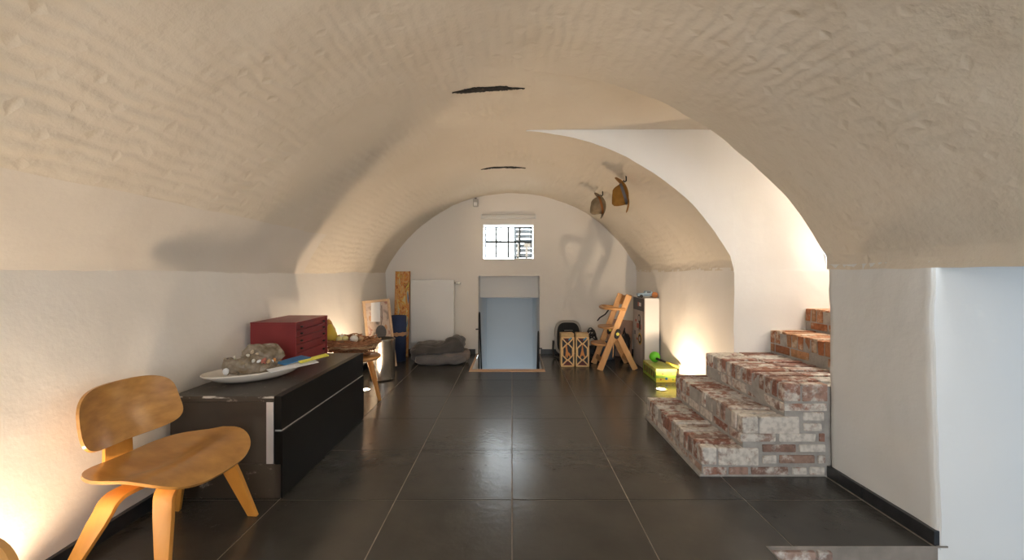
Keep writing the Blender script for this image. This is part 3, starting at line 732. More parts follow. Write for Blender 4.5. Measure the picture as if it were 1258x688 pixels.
# red drawer cabinet
rd = thing('red_drawer_cabinet', 'oxblood red five-drawer desktop cabinet standing on the black sideboard', 'drawer cabinet', (-1.63, 3.055, .531))
x0, x1, y0, y1, H_ = -.145, .165, -.24, .24, .302
MB().bb(x0, x1-.012, y0, y1, 0, .012).build('bottom_panel', M['red'], rd, bevel=.001); MB().bb(x0, x1, y0-.002, y1+.002, H_-.012, H_).build('top_panel', M['red'], rd, bevel=.001)
MB().bb(x0, x1, y0, y0+.012, 0, H_-.012).build('side_panel', M['red'], rd, bevel=.001); MB().bb(x0, x1, y1-.012, y1, 0, H_-.012).build('side_panel', M['red'], rd, bevel=.001)
MB().bb(x0, x0+.01, y0+.012, y1-.012, .012, H_-.012).build('back_panel', M['red'], rd)
zz = H_-.014
for h in (.046, .048, .052, .056, .072):
    d = MB().bb(x0+.02, x1-.006, y0+.015, y1-.015, zz-h+.004, zz).build('drawer', M['red'], rd, bevel=.0015)
    for y in (-.17, .17):
        MB().ellipsoid((x1+.004, y, zz-h/2), (.010, .012, .007), n=12, m=8).build('knob', M['knob'], d, smooth=True)
    zz -= h

# plate with dried herbs in film
pc = Vector((-1.545, 2.50, .531)); pr = R(44)
pl = tag(MB().lathe([(.0005, .006), (.09, .008), (.16, .018), (.22, .036), (.262, .058), (.268, .062), (.270, .058), (.262, .050), (.21, .022), (.15, .004), (.10, .0005), (.0005, .0005)], n=64, sx=1.0, sy=.56, rot=RZ(pr)).build('oval_plate', M['ceramic'], smooth=True), 'cream oval plate on the near end of the black sideboard', 'plate'); pl.location = pc
bag = thing('crumpled_bag', 'crumpled clear plastic bag of dried stuff lying on the cream plate', 'bag', (-1.555, 2.50, .56), R(44))
def crum(sd, amp):
    def f(q):
        n1 = nv(q*9+Vector((sd, 0, 0))); n2 = nv(q*26+Vector((0, sd, 0)))
        n3 = noise.cell(q*30+Vector((sd, sd, 0)))
        q = q+n1*amp+n2*amp*.55+Vector((0,0,1))*n3*amp*.25
        return q
    return f
MB().ellipsoid((.02, .0, .035), (.15, .085, .035), n=40, m=22, disp=crum(3, .014)).build('herb_filling', M['mulch'], bag, smooth=.5)
MB().ellipsoid((.055, .035, .085), (.130, .062, .082), n=48, m=28, disp=crum(11, .026)).build('plastic_film', M['plastic'], bag)
MB().ellipsoid((-.02, -.03, .052), (.140, .060, .058), n=48, m=28, disp=crum(5, .024)).build('plastic_film', M['plastic'], bag)
MB().ellipsoid((-.125, .0, .065), (.035, .04, .045), n=26, m=16, disp=crum(8, .016)).build('plastic_film', M['plastic'], bag)
for (x, y, z, c, sx) in ((-.135, -.03, .05, 'orange', .014), (-.15, -.05, .045, 'paper', .02), (.03, -.085, .085, 'printred', .016), (.005, -.085, .088, 'paper', .013), (-.07, -.055, .085, 'yellow', .012), (-.10, .0, .105, 'seqgreen', .01), (.06, -.07, .08, 'cork', .013), (-.055, -.075, .06, 'orange', .01), (.10, -.05, .08, 'orange', .011), (-.02, -.07, .095, 'garlic', .012)):
    MB().ellipsoid((x, y, z), (sx*1.1, sx*.7, sx*.8), Euler((x*20, y*30, z*40)).to_matrix(), n=10, m=6, disp=crum(x*90, sx*.5)).build('sweet_wrapper', M[c], bag)
rb = random.Random(12)
for q in range(26):
    a = rb.uniform(-.15, .14); z_ = .105+.03*rb.random()-.3*abs(a)*.5 if q % 2 else .07; y_ = -.085+.05*rb.random() if q % 2 == 0 else -.03+.04*rb.random(); sx = rb.uniform(.006, .013)
    MB().ellipsoid((a, y_, z_), (sx*1.2, sx*.7, sx*.8), Euler((a*40, q, q*2)).to_matrix(), n=8, m=5, disp=crum(q*3.3, sx*.5)).build('petal', M[['orange', 'garlic', 'paper', 'mulch', 'printred', 'twigpale', 'seqgreen', 'bagblack', 'twig', 'garlic'][q % 10]], bag)
bk = tag(MB().box((0,0,0), (.17, .105, .006), RY(-.05)).build('blue_booklet', M['blue'], bevel=.001), 'blue booklet propped on the right rim of the plate', 'booklet'); bk.location = (-1.372, 2.605, .622); bk.rotation_euler = (0.02, -.04, R(58))
bk2 = tag(MB().box((0,0,0), (.30, .05, .004)).build('white_leaflet', M['paper'], bevel=.001), 'white folded leaflet under the blue booklet on the plate rim', 'leaflet'); bk2.location = (-1.335, 2.54, .600); bk2.rotation_euler = (0.25, -.02, R(58))
ylw = tag(MB().box((0,0,0), (.20, .032, .006)).build('yellow_ruler', M['yellow'], bevel=.001), 'yellow printed strip sticking out past the plate toward the red cabinet', 'ruler'); ylw.location = (-1.27, 2.66, .622); ylw.rotation_euler = (0.35, -.06, R(60))

# ------------------------------------------------------------------ stool with nest basket
stl = thing('wooden_stool', 'three-legged honey wood stool behind the sideboard carrying the twig nest', 'stool', (-1.385, 3.72, 0))
MB().lathe([(.0005, .388), (.13, .388), (.175, .398), (.192, .416), (.188, .432), (.165, .438), (.0005, .434)], n=40, sx=1.06).build('seat', M['stool'], stl, smooth=.8)
for a in (30, 150, 270):
    c, s_ = math.cos(R(a)), math.sin(R(a))
    MB().tube([(c*.10, s_*.10, .408), (c*.135, s_*.135, .25), (c*.195, s_*.195, .0)], [.026, .024, .015], 14).build('leg', M['stool'], stl, smooth=.8)
nb = thing('twig_nest', 'woven brown twig nest basket standing on the wooden stool', 'basket', (-1.43, 3.70, .4385))
rnd = random.Random(5)
def ring(r0, z0, mt, n, w, nm):
    b = MB()
    for q in range(n):
        ps = []; ph = rnd.uniform(0, 6.28); sp_ = rnd.uniform(2.0, 5.2); rr = r0+rnd.uniform(-.03, .03); z = z0+rnd.uniform(-.02, .02); kz = rnd.uniform(-.02, .025)
        N = 16
        for k in range(N+1):
            a = ph+sp_*k/N
            ps.append(((rr+.015*math.sin(k*1.3+q))*math.cos(a)*1.1, (rr+.015*math.cos(k*1.1+q))*math.sin(a), max(.006, z+kz*math.sin(k*.8+q)+rnd.uniform(-.006, .006))))
        b.tube(ps, rnd.uniform(w*.6, w), 5)
    return b.build(nm, mt, nb, smooth=True, merge=False)
ring(.115, .02, M['twig'], 16, .006, 'base_weave'); ring(.165, .065, M['twig'], 30, .006, 'side_weave'); ring(.195, .125, M['twig'], 34, .006, 'rim_weave'); ring(.185, .10, M['twigpale'], 18, .005, 'straw_weave')
MB().lathe([(.0005, .05), (.10, .05), (.17, .10), (.18, .12)], n=30).build('moss_lining', M['twig'], nb, smooth=True)
def fruit(name, l, r, m, label, cat, pear=False, grp=None):
    t = thing(name, label, cat, l, 0, grp)
    if pear: MB().lathe([(.0005, -r*1.0), (r*.5, -r*.92), (r*.92, -r*.45), (r, 0), (r*.88, r*.45), (r*.58, r*.95), (r*.40, r*1.4), (r*.2, r*1.7), (.0005, r*1.75)], n=24, c=(0, 0, r)).build('flesh', m, t, smooth=True); top = r*2.7
    else: MB().ellipsoid((0, 0, r), (r, r, r*.9), n=20, m=12).build('flesh', m, t, smooth=True); top = r*1.85
    MB().tube([(0, 0, top-.006), (.004, 0, top+.012)], .003, 6).build('stem', M['twig'], t)
    return t
fruit('gourd', (-1.585, 3.62, .56), .060, M['pear'], 'yellow pear-shaped gourd at the left of the twig nest', 'gourd', True)
fruit('gourd', (-1.655, 3.745, .575), .064, M['brownpear'], 'russet brown gourd behind the yellow gourd in the nest', 'gourd', True)
for k, (x, y, r, m_, lb) in enumerate(((-1.50, 3.60, .026, 'lime', 'small pale green fruit right beside the yellow gourd'), (-1.455, 3.62, .028, 'lime', 'pale green fruit in the middle of the twig nest'), (-1.33, 3.66, .022, 'twigpale', 'straw coloured seed pod on the right of the nest'))):
    fruit('nest_fruit', (x, y, .57), r, M[m_], lb, 'fruit', False, 'small fruits in the nest')
for k, (x, y, r, lb) in enumerate(((-1.50, 3.655, .038, 'white garlic bulb on the left side of the nest'), (-1.385, 3.64, .036, 'white garlic bulb near the right rim of the nest'))):
    fruit('garlic_bulb', (x, y, .555), r, M['garlic'], lb, 'garlic', False, 'garlic bulbs in the nest')

# ------------------------------------------------------------------ steel bin, mat roll, pictures, radiator
bn = thing('steel_bin', 'cylindrical stainless steel bin standing behind the wooden stool', 'bin', (-1.43, 4.58, 0))
MB().lathe([(.0005, .002), (.122, .002), (.134, .01), (.136, .02), (.136, .43), (.139, .436), (.139, .448), (.132, .45), (.128, .44), (.126, .03), (.0005, .02)], n=56).build('shell', M['steel'], bn, smooth=.5)
MB().lathe([(.124, .452), (.114, .452), (.11, .40), (.11, .06)], n=40).build('liner', M['bagblack'], bn, smooth=True)
rm = thing('rolled_mat', 'navy rolled exercise mat standing upright with a tan strap', 'mat', (-1.525, 5.56, 0))
b = MB()
sp_ = []
for k in range(90):
    a = k/90*2*PI*3.5; r = .045+.065*k/90; sp_.append((r*math.cos(a), r*math.sin(a)))
vs = []; fs = []
for (x, y) in sp_: vs += [(x, y, 0), (x*1.06, y*1.06, .60)]
for k in range(89): fs.append((2*k, 2*k+2, 2*k+3, 2*k+1))
b.add(vs, fs); mo = b.build('foam_roll', M['navy'], rm, smooth=True); so_ = mo.modifiers.new('thick', 'SOLIDIFY'); so_.thickness = .008; so_.offset = -1
MB().lathe([(.1135, .345), (.1185, .345), (.1195, .385), (.1145, .385), (.1135, .345)], n=40).build('strap', M['leather'], rm, smooth=.6)
for x in (.015, .085):
    MB().lathe([(.012, -.006), (.028, -.006), (.028, .006), (.012, .006), (.012, -.006)], c=(x, -.128 if x < .05 else -.095, .365), n=20, rot=RX(PI/2)).build('buckle', M['leather'], rm, smooth=.6)
# abstract painting leaning on back wall
ap = thing('abstract_painting', 'tall narrow abstract canvas in orange and yellow leaning on the end wall', 'painting', (-1.56, 5.82, 0))
tilt = RX(R(-5.5))
MB().box(tilt @ Vector((0, 0, .60)), (.195, .028, 1.20), tilt).build('canvas', M['abstract'], ap, bevel=.003)
for sx in (-1, 1): MB().box(tilt @ Vector((sx*.0995, .004, .60)), (.006, .036, 1.206), tilt).build('side_lath', M['orange'], ap)
# framed collage leaning in the left corner
fp = thing('framed_collage', 'pale wooden framed collage leaning against the left wall behind the bin', 'picture', (-1.545, 4.98, 0))
Rf = RZ(R(36)) @ RX(R(-10)) @ RY(R(-3.0))
cz = .02
def fpt(x, y, z): return Rf @ Vector((x, y, z))+Vector((0, 0, cz+.02))
w2, h2 = .15, .80
MB().box(fpt(0, .006, h2/2), (2*w2-.03, .012, h2-.03), Rf).build('print', M['collage'], fp)
for sx in (-1, 1): MB().box(fpt(sx*w2, 0, h2/2), (.03, .032, h2+.03), Rf).build('frame_side', M['palewood'], fp, bevel=.003)
for z in (0, h2): MB().box(fpt(0, 0, z), (2*w2-.03, .032, .03), Rf).build('frame_rail', M['palewood'], fp, bevel=.003)
MB().box(fpt(-.02, -.008, h2-.12), (.11, .004, .26), Rf @ RY(.1)).build('paper_note', M['paper'], fp)
MB().ellipsoid(fpt(.02, -.006, .42), (.065, .006, .085), Rf, n=20, m=10).build('grey_motif', M['blanket2'], fp, smooth=True)
MB().tube([fpt(.02, -.008, .48), fpt(.05, -.008, .58), fpt(.06, -.008, .74)], .005, 6).build('stem_motif', M['blanket3'], fp)
for (x, z) in ((-.09, .60), (.085, .47), (-.08, .25)): MB().ellipsoid(fpt(x, -.003, z), (.018, .003, .034), Rf, n=14, m=8).build('leaf_motif', M['leather'], fp, smooth=True)
# radiator
ra = thing('panel_radiator', 'flat white panel radiator on the end wall behind the grey blankets', 'radiator', (-1.135, YB-.02, .175))
MB().box((0, -.075, .45), (.615, .055, .90)).build('front_panel', M['rad'], ra, bevel=.006)
MB().box((0, -.038, .45), (.58, .022, .86)).build('convector', M['valve'], ra)
for x in (-.2, .2): MB().box((x, -.014, .6), (.04, .03, .12)).build('wall_bracket', M['valve'], ra)
MB().tube([(.308, -.06, .855), (.345, -.06, .855)], .011, 10).build('valve_stem', M['steel'], ra, smooth=.6)
MB().tube([(.335, -.06, .855), (.39, -.06, .855), (.40, -.06, .855)], [.021, .021, .016], 14).build('valve_knob', M['valve'], ra, smooth=.6)
# ------------------------------------------------------------------ folded blankets
def soft(c, r, rz, amp, sd, name, m, label=None, hump=None, p=.55, parent=None):
    def f(q):
        qq = Vector(q)
        if hump: q = q+Vector((0, 0, 1))*hump(qq)
        n = nv(qq*6+Vector((sd, sd, 0)))*amp*1.3+nv(Vector((qq.x*9, qq.y*22, qq.z*22))+Vector((sd, 0, sd)))*amp*.8
        n.z *= .7
        q = q+n
        q.z = max(q.z, -r[2])
        return q
    o = MB().ellipsoid((0,0,r[2]), r, RZ(rz), n=72, m=34, disp=f, p=p).build(name, m, parent, smooth=True)
    o.location = c
    return o
noise.seed_set(3)
q1 = thing('folded_quilt', 'folded mid grey quilt lying on the floor at the bottom of the blanket pile', 'blanket', (-.955, 5.44, 0))
soft((.03, -.02, .001), (.335, .19, .062), R(4), .018, 2, 'lower_fold', M['blanket2'], parent=q1)
soft((.20, .03, .02), (.20, .17, .075), R(14), .016, 9, 'lining_fold', M['blanket3'], parent=q1)
soft((-.20, .04, .02), (.16, .15, .055), R(-8), .015, 14, 'corner_fold', M['blanket2'], parent=q1)
q2 = thing('rumpled_blanket', 'rumpled dark grey blanket thrown on top of the folded quilt', 'blanket', (-.965, 5.44, .115))
soft((0, 0, 0), (.335, .175, .080), R(3), .03, 21, 'body_fold', M['blanket'], hump=lambda q: .075*math.exp(-((q.x-.235)/.085)**2)*(1 if q.z > 0 else 0)-.02*math.exp(-((q.x+.3)/.1)**2)*(1 if q.z > 0 else 0), parent=q2)
soft((-.24, -.05, -.01), (.12, .11, .055), R(20), .02, 33, 'corner_fold', M['blanket'], parent=q2)
soft((.22, .03, .07), (.115, .13, .075), R(-10), .018, 41, 'bunched_fold', M['blanket'], parent=q2)

# ------------------------------------------------------------------ trap opening trim and handrails
struct(MB().bb(-.514, .397, 4.918, 5.048, -.012, .003).build('trim_threshold', M['copper'], bevel=.002), 'oak edge strip in front of the stairs down')
struct(MB().bb(-.514, -.49, 5.048, YB, -.012, .003).build('trim_opening', M['copper']), 'oak edge strip left of the stairs down'); struct(MB().bb(.403-.005, .43-.03, 5.048, YB, -.012, .003).build('trim_opening', M['copper']))
def rail(x, sgn, ztop, y, label):
    t = thing('handrail', label, 'handrail', (x, y, 0), 0, 'cellar stair handrails')
    ps = [(0, 0, -.5), (0, 0, ztop-.10)]
    for k in range(1, 7):
        a = R(140)*k/6; ps.append((0, .07*(1-math.cos(a)), ztop-.10+.07*math.sin(a)))
    y_, z_ = ps[-1][1], ps[-1][2]
    ps += [(0, y_+.30, z_-.80), (0, y_+.42, z_-1.15)]
    MB().tube(ps, .010, 10).build('rail_tube', M['iron'], t, smooth=.8)
    for (yy, zz) in ((.0, -.2), (.0, ztop-.25)):
        MB().tube([(0, yy, zz), (sgn*.045, yy, zz)], .008, 8).build('wall_bracket', M['iron'], t)
rail(OX0+.042, -1, .66, 5.62, 'black handrail on the left of the stairs down')
rail(OX1-.04, 1, .40, 5.62, 'black handrail on the right of the stairs down')

# ------------------------------------------------------------------ hats on the vault
def hat(loc_, axis, rbrim, felt, band, label, roll):
    t = thing('felt_hat', label, 'hat', loc_, 0, 'felt hats hung on the vault')
    ax = Vector(axis).normalized(); Q = ax.to_track_quat('Z', 'Y').to_matrix() @ RZ(roll)
    # brim: wavy disc; crown: pinched dome
    def brim(u, v):
        a = 2*PI*u; r = .085+(rbrim-.085)*v
        z = .034*math.cos(2*a)*v**1.6+.010*v*v
        return Q @ Vector((r*1.10*math.cos(a), r*.92*math.sin(a), z))
    o = MB().grid(brim, 56, 10, True).build('brim', felt, t, smooth=True); s_ = o.modifiers.new('thick', 'SOLIDIFY'); s_.thickness = .004
    def crown(u, v):
        a = 2*PI*u
        pr_ = [(.089, 0), (.088, .03), (.085, .06), (.080, .09), (.070, .112), (.048, .122), (.022, .115), (.0005, .108)]
        f = v*(len(pr_)-1); i = min(int(f), len(pr_)-2); w = f-i
        r = pr_[i][0]*(1-w)+pr_[i+1][0]*w; z = pr_[i][1]*(1-w)+pr_[i+1][1]*w
        pinch = 1-.20*(z/.12)**2*max(0, math.cos(a))**2
        return Q @ Vector((r*1.10*math.cos(a)*pinch, r*.92*math.sin(a)*(1-.16*(z/.12)**2), z-.018*(z/.12)**3*math.cos(a)))
    o = MB().grid(crown, 48, 22, True).build('crown', felt, t, smooth=True); s_ = o.modifiers.new('thick', 'SOLIDIFY'); s_.thickness = .003
    o = MB().grid(lambda u, v: Q @ Vector((.0915*1.10*math.cos(2*PI*u), .0915*.92*math.sin(2*PI*u), .004+.024*v)), 48, 3, True).build('ribbon', band, t, smooth=True)
    return t
hat((1.03, 3.77, 1.892), (-.93, .27, -.30), .155, M['felt'], M['band'], 'brown felt hat hanging from a hook on the vault', R(92))
hat((.99, 4.59, 1.925), (-.95, .05, -.24), .135, M['felt2'], M['band2'], 'taupe felt hat with a rust band hanging farther back on the vault', R(88))
def hook(p, d, label):
    t = thing('wall_hook', label, 'hook', p, 0, 'hat hooks on the vault')
    MB().tube([(0, 0, .05), (0, -.012, .0), (-.005, -.03, -.035), (-.02, -.035, -.045), (-.032, -.03, -.03)], .006, 8).build('hook_rod', M['iron'], t, smooth=True)
    MB().box((0.0, 0, .05), (.03, .03, .012), RY(.6)).build('base_plate', M['iron'], t, bevel=.002)
hook((1.035, 3.775, 2.035), 0, 'black hook above the brown felt hat')
hook((1.0, 4.59, 2.06), 0, 'black hook above the taupe felt hat')

# ------------------------------------------------------------------ right back corner
# child seat
bo = thing('child_seat', 'black and grey baby bouncer seat leaning by the end wall', 'baby seat', (.80, 5.83, 0))
Rb = RX(R(-12))
def pad(w, h, z0, th, y, nm, m, e=.5):
    poly = []
    for k in range(40):
        a = 2*PI*k/40; c, s_ = math.cos(a), math.sin(a)
        poly.append((w/2*math.copysign(abs(c)**e, c)*(1-.10*max(0, s_)), z0+h/2+h/2*math.copysign(abs(s_)**e, s_)))
    return MB().prism(poly, lambda u, v, t: Rb @ Vector((u, y+t, v)), 0, th).build(nm, m, bo, bevel=.01, smooth=.7)
pad(.39, .48, .03, .05, 0, 'shell', M['shell']); pad(.325, .425, .05, .03, -.022, 'fabric_pad', M['seatfab'])
MB().tube([Rb @ Vector((x, -.03, .35+.012*math.cos(x*12))) for x in (-.06, -.03, 0, .03, .06)], .006, 8).build('headband', M['shell'], bo, smooth=True)
MB().tube([(-.22, .0, .22), (-.23, -.06, .08), (-.22, -.16, .018), (-.17, -.21, .014), (.17, -.21, .014), (.22, -.16, .018)], .014, 10).build('base_tube', M['iron'], bo, smooth=True)
# two carved game boxes
def gamebox(x, y, label, fig, rz):
    t = thing('lattice_box', label, 'box', (x, y, 0), rz, 'tall patterned boxes')
    w, d, h = .156, .14, .41
    MB().bb(-w/2, w/2, 0, d, 0, h).build('body', M['cork'], t, bevel=.003)
    MB().bb(-w/2+.012, w/2-.012, -.003, 0, .012, h-.04).build('front_panel', M['darkpanel'], t)
    def P(u, v, tt): return Vector((u, tt, v))
    for (pl_, m_) in (([(-.055, h-.048), (.055, h-.048), (0, h-.10)], 'maroon'), ([(-.055, .018), (.055, .018), (0, .07)], 'maroon')):
        MB().prism(pl_, P, -.006, -.003).build('triangle_inlay', M[m_], t)
    zt, zb = h-.055, .022
    for a, b_ in (((-.068, zt), (.0, zt-.075)), ((.068, zt), (0, zt-.075)), ((0, zt-.06), (-.062, zt-.125)), ((0, zt-.06), (.062, zt-.125)), ((-.062, zt-.12), (-.062, zb+.115)), ((.062, zt-.12), (.062, zb+.115)),
                  ((-.062, zb+.12), (0, zb+.055)), ((.062, zb+.12), (0, zb+.055)), ((0, zb+.07), (-.068, zb)), ((0, zb+.07), (.068, zb)), ((-.076, .006), (-.076, h-.045)), ((.076, .006), (.076, h-.045)), ((-.08, .010), (.08, .010)), ((-.08, h-.046), (.08, h-.046))):
        MB().bar((a[0], -.008, a[1]), (b_[0], -.008, b_[1]), .009, .015).build('lattice_strip', M['boxcream'], t)
    if fig == 'giraffe':
        pf = [(-.03, .115), (-.026, .16), (-.022, .20), (-.028, .255), (-.036, .262), (-.036, .275), (-.018, .285), (-.008, .27), (-.004, .22), (.006, .185), (.030, .165), (.036, .115), (.026, .115), (.020, .14), (.004, .14), (.0, .115), (-.012, .115), (-.014, .14), (-.020, .14), (-.022, .115)]
    else:
        pf = [(-.040, .115), (-.022, .16), (-.012, .20), (-.007, .25), (-.005, .285), (.005, .285), (.007, .25), (.012, .20), (.022, .16), (.040, .115), (.020, .115), (.012, .14), (-.012, .14), (-.020, .115)]
    MB().prism(pf, P, -.010, -.003).build('figure_inlay', M['orange'], t)
    MB().box((.028, -.012, h-.062), (.05, .003, .016), RY(-.7)).build('sticker', M['sticker'], t)
    MB().bb(-w/2-.002, w/2+.002, -.002, d+.002, h-.036, h+.004).build('lid', M['cork'], t, bevel=.003)
    return t
gamebox(.695, 5.19, 'left tall patterned box with orange giraffe figure by the baby seat', 'giraffe', R(2))
gamebox(.880, 5.19, 'right tall patterned box with orange tower figure near the high chair', 'tower', R(-3))
# high chair
hc = thing('wooden_high_chair', 'folding beech wood high chair with footplate in front of the tall white box', 'high chair', (1.25, 5.18, 0))
def hl(p): return (p[0]-1.25, p[1]-5.18, p[2])
for y in (4.99, 5.37):
    MB().bar(hl((1.055, y, .004)), hl((1.405, y, .905)), .028, .070).build('post', M['beech'], hc, bevel=.004)
    MB().bar(hl((1.265, y+.030*(1 if y > 5.1 else 1), .455)), hl((1.490, y+.03, .004)), .024, .066).build('rear_leg', M['beech'], hc, bevel=.004)
    hg = MB().ellipsoid(hl((1.262, y-.02, .44)), (.032, .012, .06), RY(R(18)), n=16, m=8, p=.7).build('hinge', M['iron'], hc, smooth=True)
    MB().ellipsoid(hl((1.262, y-.034, .44)), (.020, .006, .020), n=14, m=8).build('hinge_cap', M['yellow'], hg, smooth=True)
def plate(x0, x1, z, th, nm, rx=.10):
    poly = [(x1, 5.005), (x1, 5.355)]
    for k in range(9):
        a = PI*k/8; poly.append((x0+rx-rx*math.sin(a), 5.355-.35*k/8 if 0 else 5.18+.175*math.cos(a)))
    return MB().prism(poly, lambda u, v, t: Vector(hl((u, v, z+t))), 0, th).build(nm, M['beechdark'], hc, bevel=.004)
plate(.985, 1.17, .285, .022, 'footplate'); plate(1.075, 1.27, .492, .022, 'seat_plate')
# backrest (curved)
bk_ = MB()
def bfn(u, v):
    y = 4.985+.39*u; return Vector(hl((1.375+.045*math.sin(PI*u)+.05*v, y, .775+.125*v*(.85+.15*math.sin(PI*u)))))
bo2 = bk_.grid(bfn, 20, 6).build('backrest', M['beechdark'], hc, smooth=True); s_ = bo2.modifiers.new('thick', 'SOLIDIFY'); s_.thickness = .014
ps = [(1.36, 4.985, .735), (1.24, 4.985, .740)]
for k in range(9):
    a = PI*k/8; ps.append((1.20-.09*math.sin(a), 5.18-.195*math.cos(a), .745))
ps += [(1.24, 5.375, .740), (1.36, 5.375, .735)]
gb = MB(); vs = []; 
for p in ps: 
    for (dx, dz) in ((-.0, -.012), (.0, .012)): pass
MB().tube([hl(p) for p in ps], .019, 10).build('guard_rail', M['beechdark'], hc, smooth=True)
MB().bar(hl((1.095, 4.99, .10)), hl((1.095, 5.37, .10)), .055, .02, (0.4, 0, 1)).build('crossbar', M['beechdark'], hc, bevel=.003)
MB().bar(hl((1.44, 5.02, .10)), hl((1.44, 5.40, .10)), .055, .02, (0.4, 0, 1)).build('crossbar', M['beech'], hc, bevel=.003)
MB().tube([hl(p) for p in ((1.10, 5.34, .56), (1.12, 5.30, .60), (1.18, 5.25, .65), (1.21, 5.22, .70), (1.22, 5.22, .735))], .008, 8).build('harness_strap', M['iron'], hc, smooth=True)
MB().bar(hl((1.215, 4.965, .33)), hl((1.205, 4.965, .16)), .020, .006).build('wooden_tag', M['beech'], hc, bevel=.002)
# tall white box with print
tb = thing('tall_toy_box', 'tall slim white box with printed side standing in the right back corner', 'box', (1.695, 5.26, 0))
MB().bb(-.085, .088, -.235, .235, 0, .865).build('carton', M['boxwhite'], tb, bevel=.003)
MB().bb(-.0885, -.085, -.228, .235, .006, .862).build('printed_side', M['boxlight'], tb)
MB().bb(-.091, -.0885, -.215, .225, .70, .855).build('dark_header', M['boxdark'], tb)
MB().bb(-.091, -.0885, -.228, -.165, .006, .70).build('taupe_margin', M['boxgrey'], tb)
MB().bb(-.0925, -.091, -.10, -.0, .755, .80).build('logo_print', M['paper'], tb); MB().bb(-.0935, -.0925, -.02, .03, .75, .805).build('logo_print', M['printred'], tb)
def disc(y, z, r, m, d, nm='wheel_print'): MB().lathe([(.0005, -.001), (r, -.001), (r, .001), (.0005, .001)], c=(d, y, z), n=24, rot=RY(PI/2)).build(nm, m, tb)
disc(-.05, .345, .075, M['printyel'], -.0905); disc(-.05, .345, .058, M['printblk'], -.0925); disc(-.05, .345, .03, M['boxlight'], -.0945)
disc(-.02, .60, .05, M['printblk'], -.0905); disc(-.02, .60, .033, M['boxlight'], -.0925)
for (y, z, w_, h_, m_) in ((.03, .50, .10, .06, 'printred'), (-.04, .52, .07, .12, 'printblk'), (.12, .56, .05, .03, 'printred'), (.06, .33, .06, .03, 'printred'), (-.10, .50, .02, .06, 'printred'), (-.02, .45, .08, .03, 'boxgrey'), (.16, .40, .04, .05, 'boxdark')):
    MB().bb(-.0906, -.0886, y-w_/2, y+w_/2, z-h_/2, z+h_/2).build('toy_print', M[m_], tb)
# toy car on the box
tc_ = thing('toy_truck', 'pale blue toy truck with orange wheels on top of the tall white box', 'toy', (1.66, 5.12, .8655))
poly = [(-.115, .02), (.115, .02), (.115, .05), (.07, .06), (.05, .085), (-.02, .085), (-.03, .06), (-.115, .055)]
MB().prism(poly, lambda u, v, t: Vector((u, t, v)), -.04, .04).build('body', M['toyblue'], tc_, bevel=.006)
for (x, r) in ((.085, .036), (-.08, .02)):
    for y in (-.045, .045): MB().tube([(x, y-.01, r), (x, y+.01, r)], r, 18).build('wheel', M['toyorange'] if r > .03 else M['iron'], tc_, smooth=.6)
MB().bb(-.01, .04, -.042, .042, .06, .08).build('window', M['boxdark'], tc_)
# rose card, black bag, blue tub, cables behind the high chair
pk = thing('rose_card_panel', 'rose beige padded board leaning behind the high chair', 'board', (1.50, 5.84, 0))
Rp = RX(R(-12)) @ RY(R(6))
MB().box(Rp @ Vector((0, 0, .26)), (.36, .05, .52), Rp).build('panel', M['pink'], pk, bevel=.02); MB().box(Rp @ Vector((0, -.027, .26)), (.30, .008, .45), Rp).build('inner_pad', M['pink'], pk, bevel=.003)
bg_ = thing('black_bag', 'crumpled black bag between the high chair and the tall white box', 'bag', (1.515, 5.58, 0))
soft((0, 0, 0), (.062, .12, .18), 0, .025, 51, 'body', M['bagblack'], p=.8, parent=bg_)
MB().tube([(0, -.08, .34), (-.02, -.06, .40), (0, 0, .43), (.01, .06, .40), (0, .08, .34)], .008, 8).build('handle', M['bagblack'], bg_, smooth=True)
bt_ = thing('blue_tub', 'dark blue grey plastic tub on the floor behind the high chair', 'tub', (1.26, 5.70, 0))
MB().lathe([(.0005, .002), (.19, .002), (.205, .02), (.225, .19), (.235, .20), (.235, .215), (.22, .215), (.20, .03), (.0005, .02)], n=40, sx=.72, sy=.6).build('body', M['bluebox'], bt_, smooth=.6)
for s2 in (-1, 1): MB().tube([(s2*.16, -.05, .17), (s2*.18, -.04, .16), (s2*.18, .04, .16), (s2*.16, .05, .17)], .008, 8).build('handle', M['bluebox'], bt_, smooth=True)
cb = thing('cable_bundle', 'tangled black cables heaped behind the patterned boxes', 'cables', (1.06, 5.54, 0))
rnd = random.Random(3)
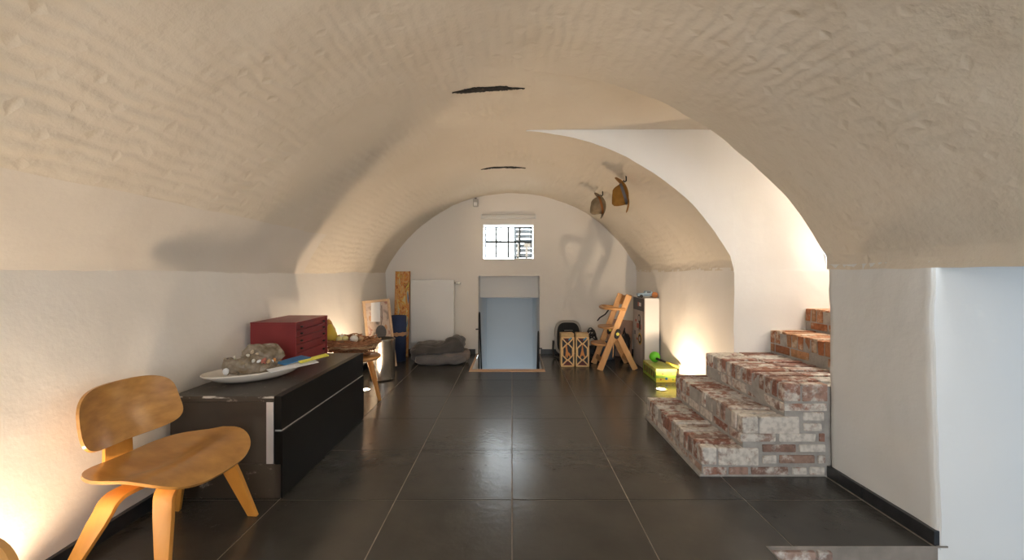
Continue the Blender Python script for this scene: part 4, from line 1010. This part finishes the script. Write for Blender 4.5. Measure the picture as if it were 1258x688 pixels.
for q in range(7):
    ps = []
    for k in range(22):
        a = 2*PI*k/21; ps.append(((.07+.02*math.sin(q))*math.cos(a)+rnd.uniform(-.008, .008), -.03+.05*math.sin(a+q)+.012*q-.04, .21+.17*math.sin(a)*(.75+.08*q/2)+rnd.uniform(-.008, .008)+.012*q-.02))
    MB().tube(ps, .009, 7).build('cable_loop', M['iron'], cb, smooth=True)
MB().ellipsoid((0, .03, .10), (.08, .07, .10), n=20, m=12, disp=crum(4, .02)).build('cable_heap', M['bagblack'], cb, smooth=True)
# green game box with bat
gx = thing('green_game_box', 'green and yellow game box on the floor beside the brick steps', 'box', (1.655, 4.67, 0), R(-1))
w, d, h = .215, .46, .145
MB().bb(-w/2, w/2, -d/2, d/2, 0, h-.001).build('carton', M['seqyel'], gx, bevel=.002); MB().bb(-w/2-.002, w/2+.002, -d/2-.002, d/2+.002, h-.03, h).build('lid', M['lidtop'], gx, bevel=.002)
MB().bb(-w/2-.003, -w/2, -d/2, d/2, .004, h-.03).build('side_print', M['seqgreen'], gx)
for k in range(5): MB().bb(-w/2-.0045, -w/2-.003, -.19+.08*k, -.19+.08*k+.055, .035, .105).build('letter_block', M['seqdark'], gx)
MB().bb(-w/2, w/2, -d/2-.003, -d/2, .045, .075).build('end_band', M['seqgreen'], gx); disc_ = MB().lathe([(.0005, -.001), (.014, -.001), (.014, .001), (.0005, .001)], c=(.0, -d/2-.004, .04), n=18, rot=RX(PI/2)).build('dot_print', M['blue'], gx)
for (x, z, m_) in ((-.04, .09, 'printred'), (.05, .095, 'orange'), (.07, .03, 'seqgreen'), (-.06, .03, 'toyorange')): MB().lathe([(.0005, -.001), (.010, -.001), (.010, .001), (.0005, .001)], c=(x, -d/2-.002, z), n=14, rot=RX(PI/2)).build('dot_print', M[m_], gx)
bat = thing('green_bat', 'bright green round bat with a black neck resting on the green game box', 'bat', (1.655, 4.74, .1455))
dirv = Vector((.13, -.32, -.012)).normalized()
MB().ellipsoid((-.015, .03, .062), (.062, .05, .060), n=28, m=18).build('head', M['green'], bat, smooth=True)
MB().tube([(-.01, -.01, .05), (.05, -.16, .038)], [.014, .010], 12).build('neck', M['iron'], bat, smooth=.8)
MB().tube([(.05, -.16, .038), (.115, -.33, .024)], [.013, .015], 12).build('grip', M['seqyel'], bat, smooth=.8)
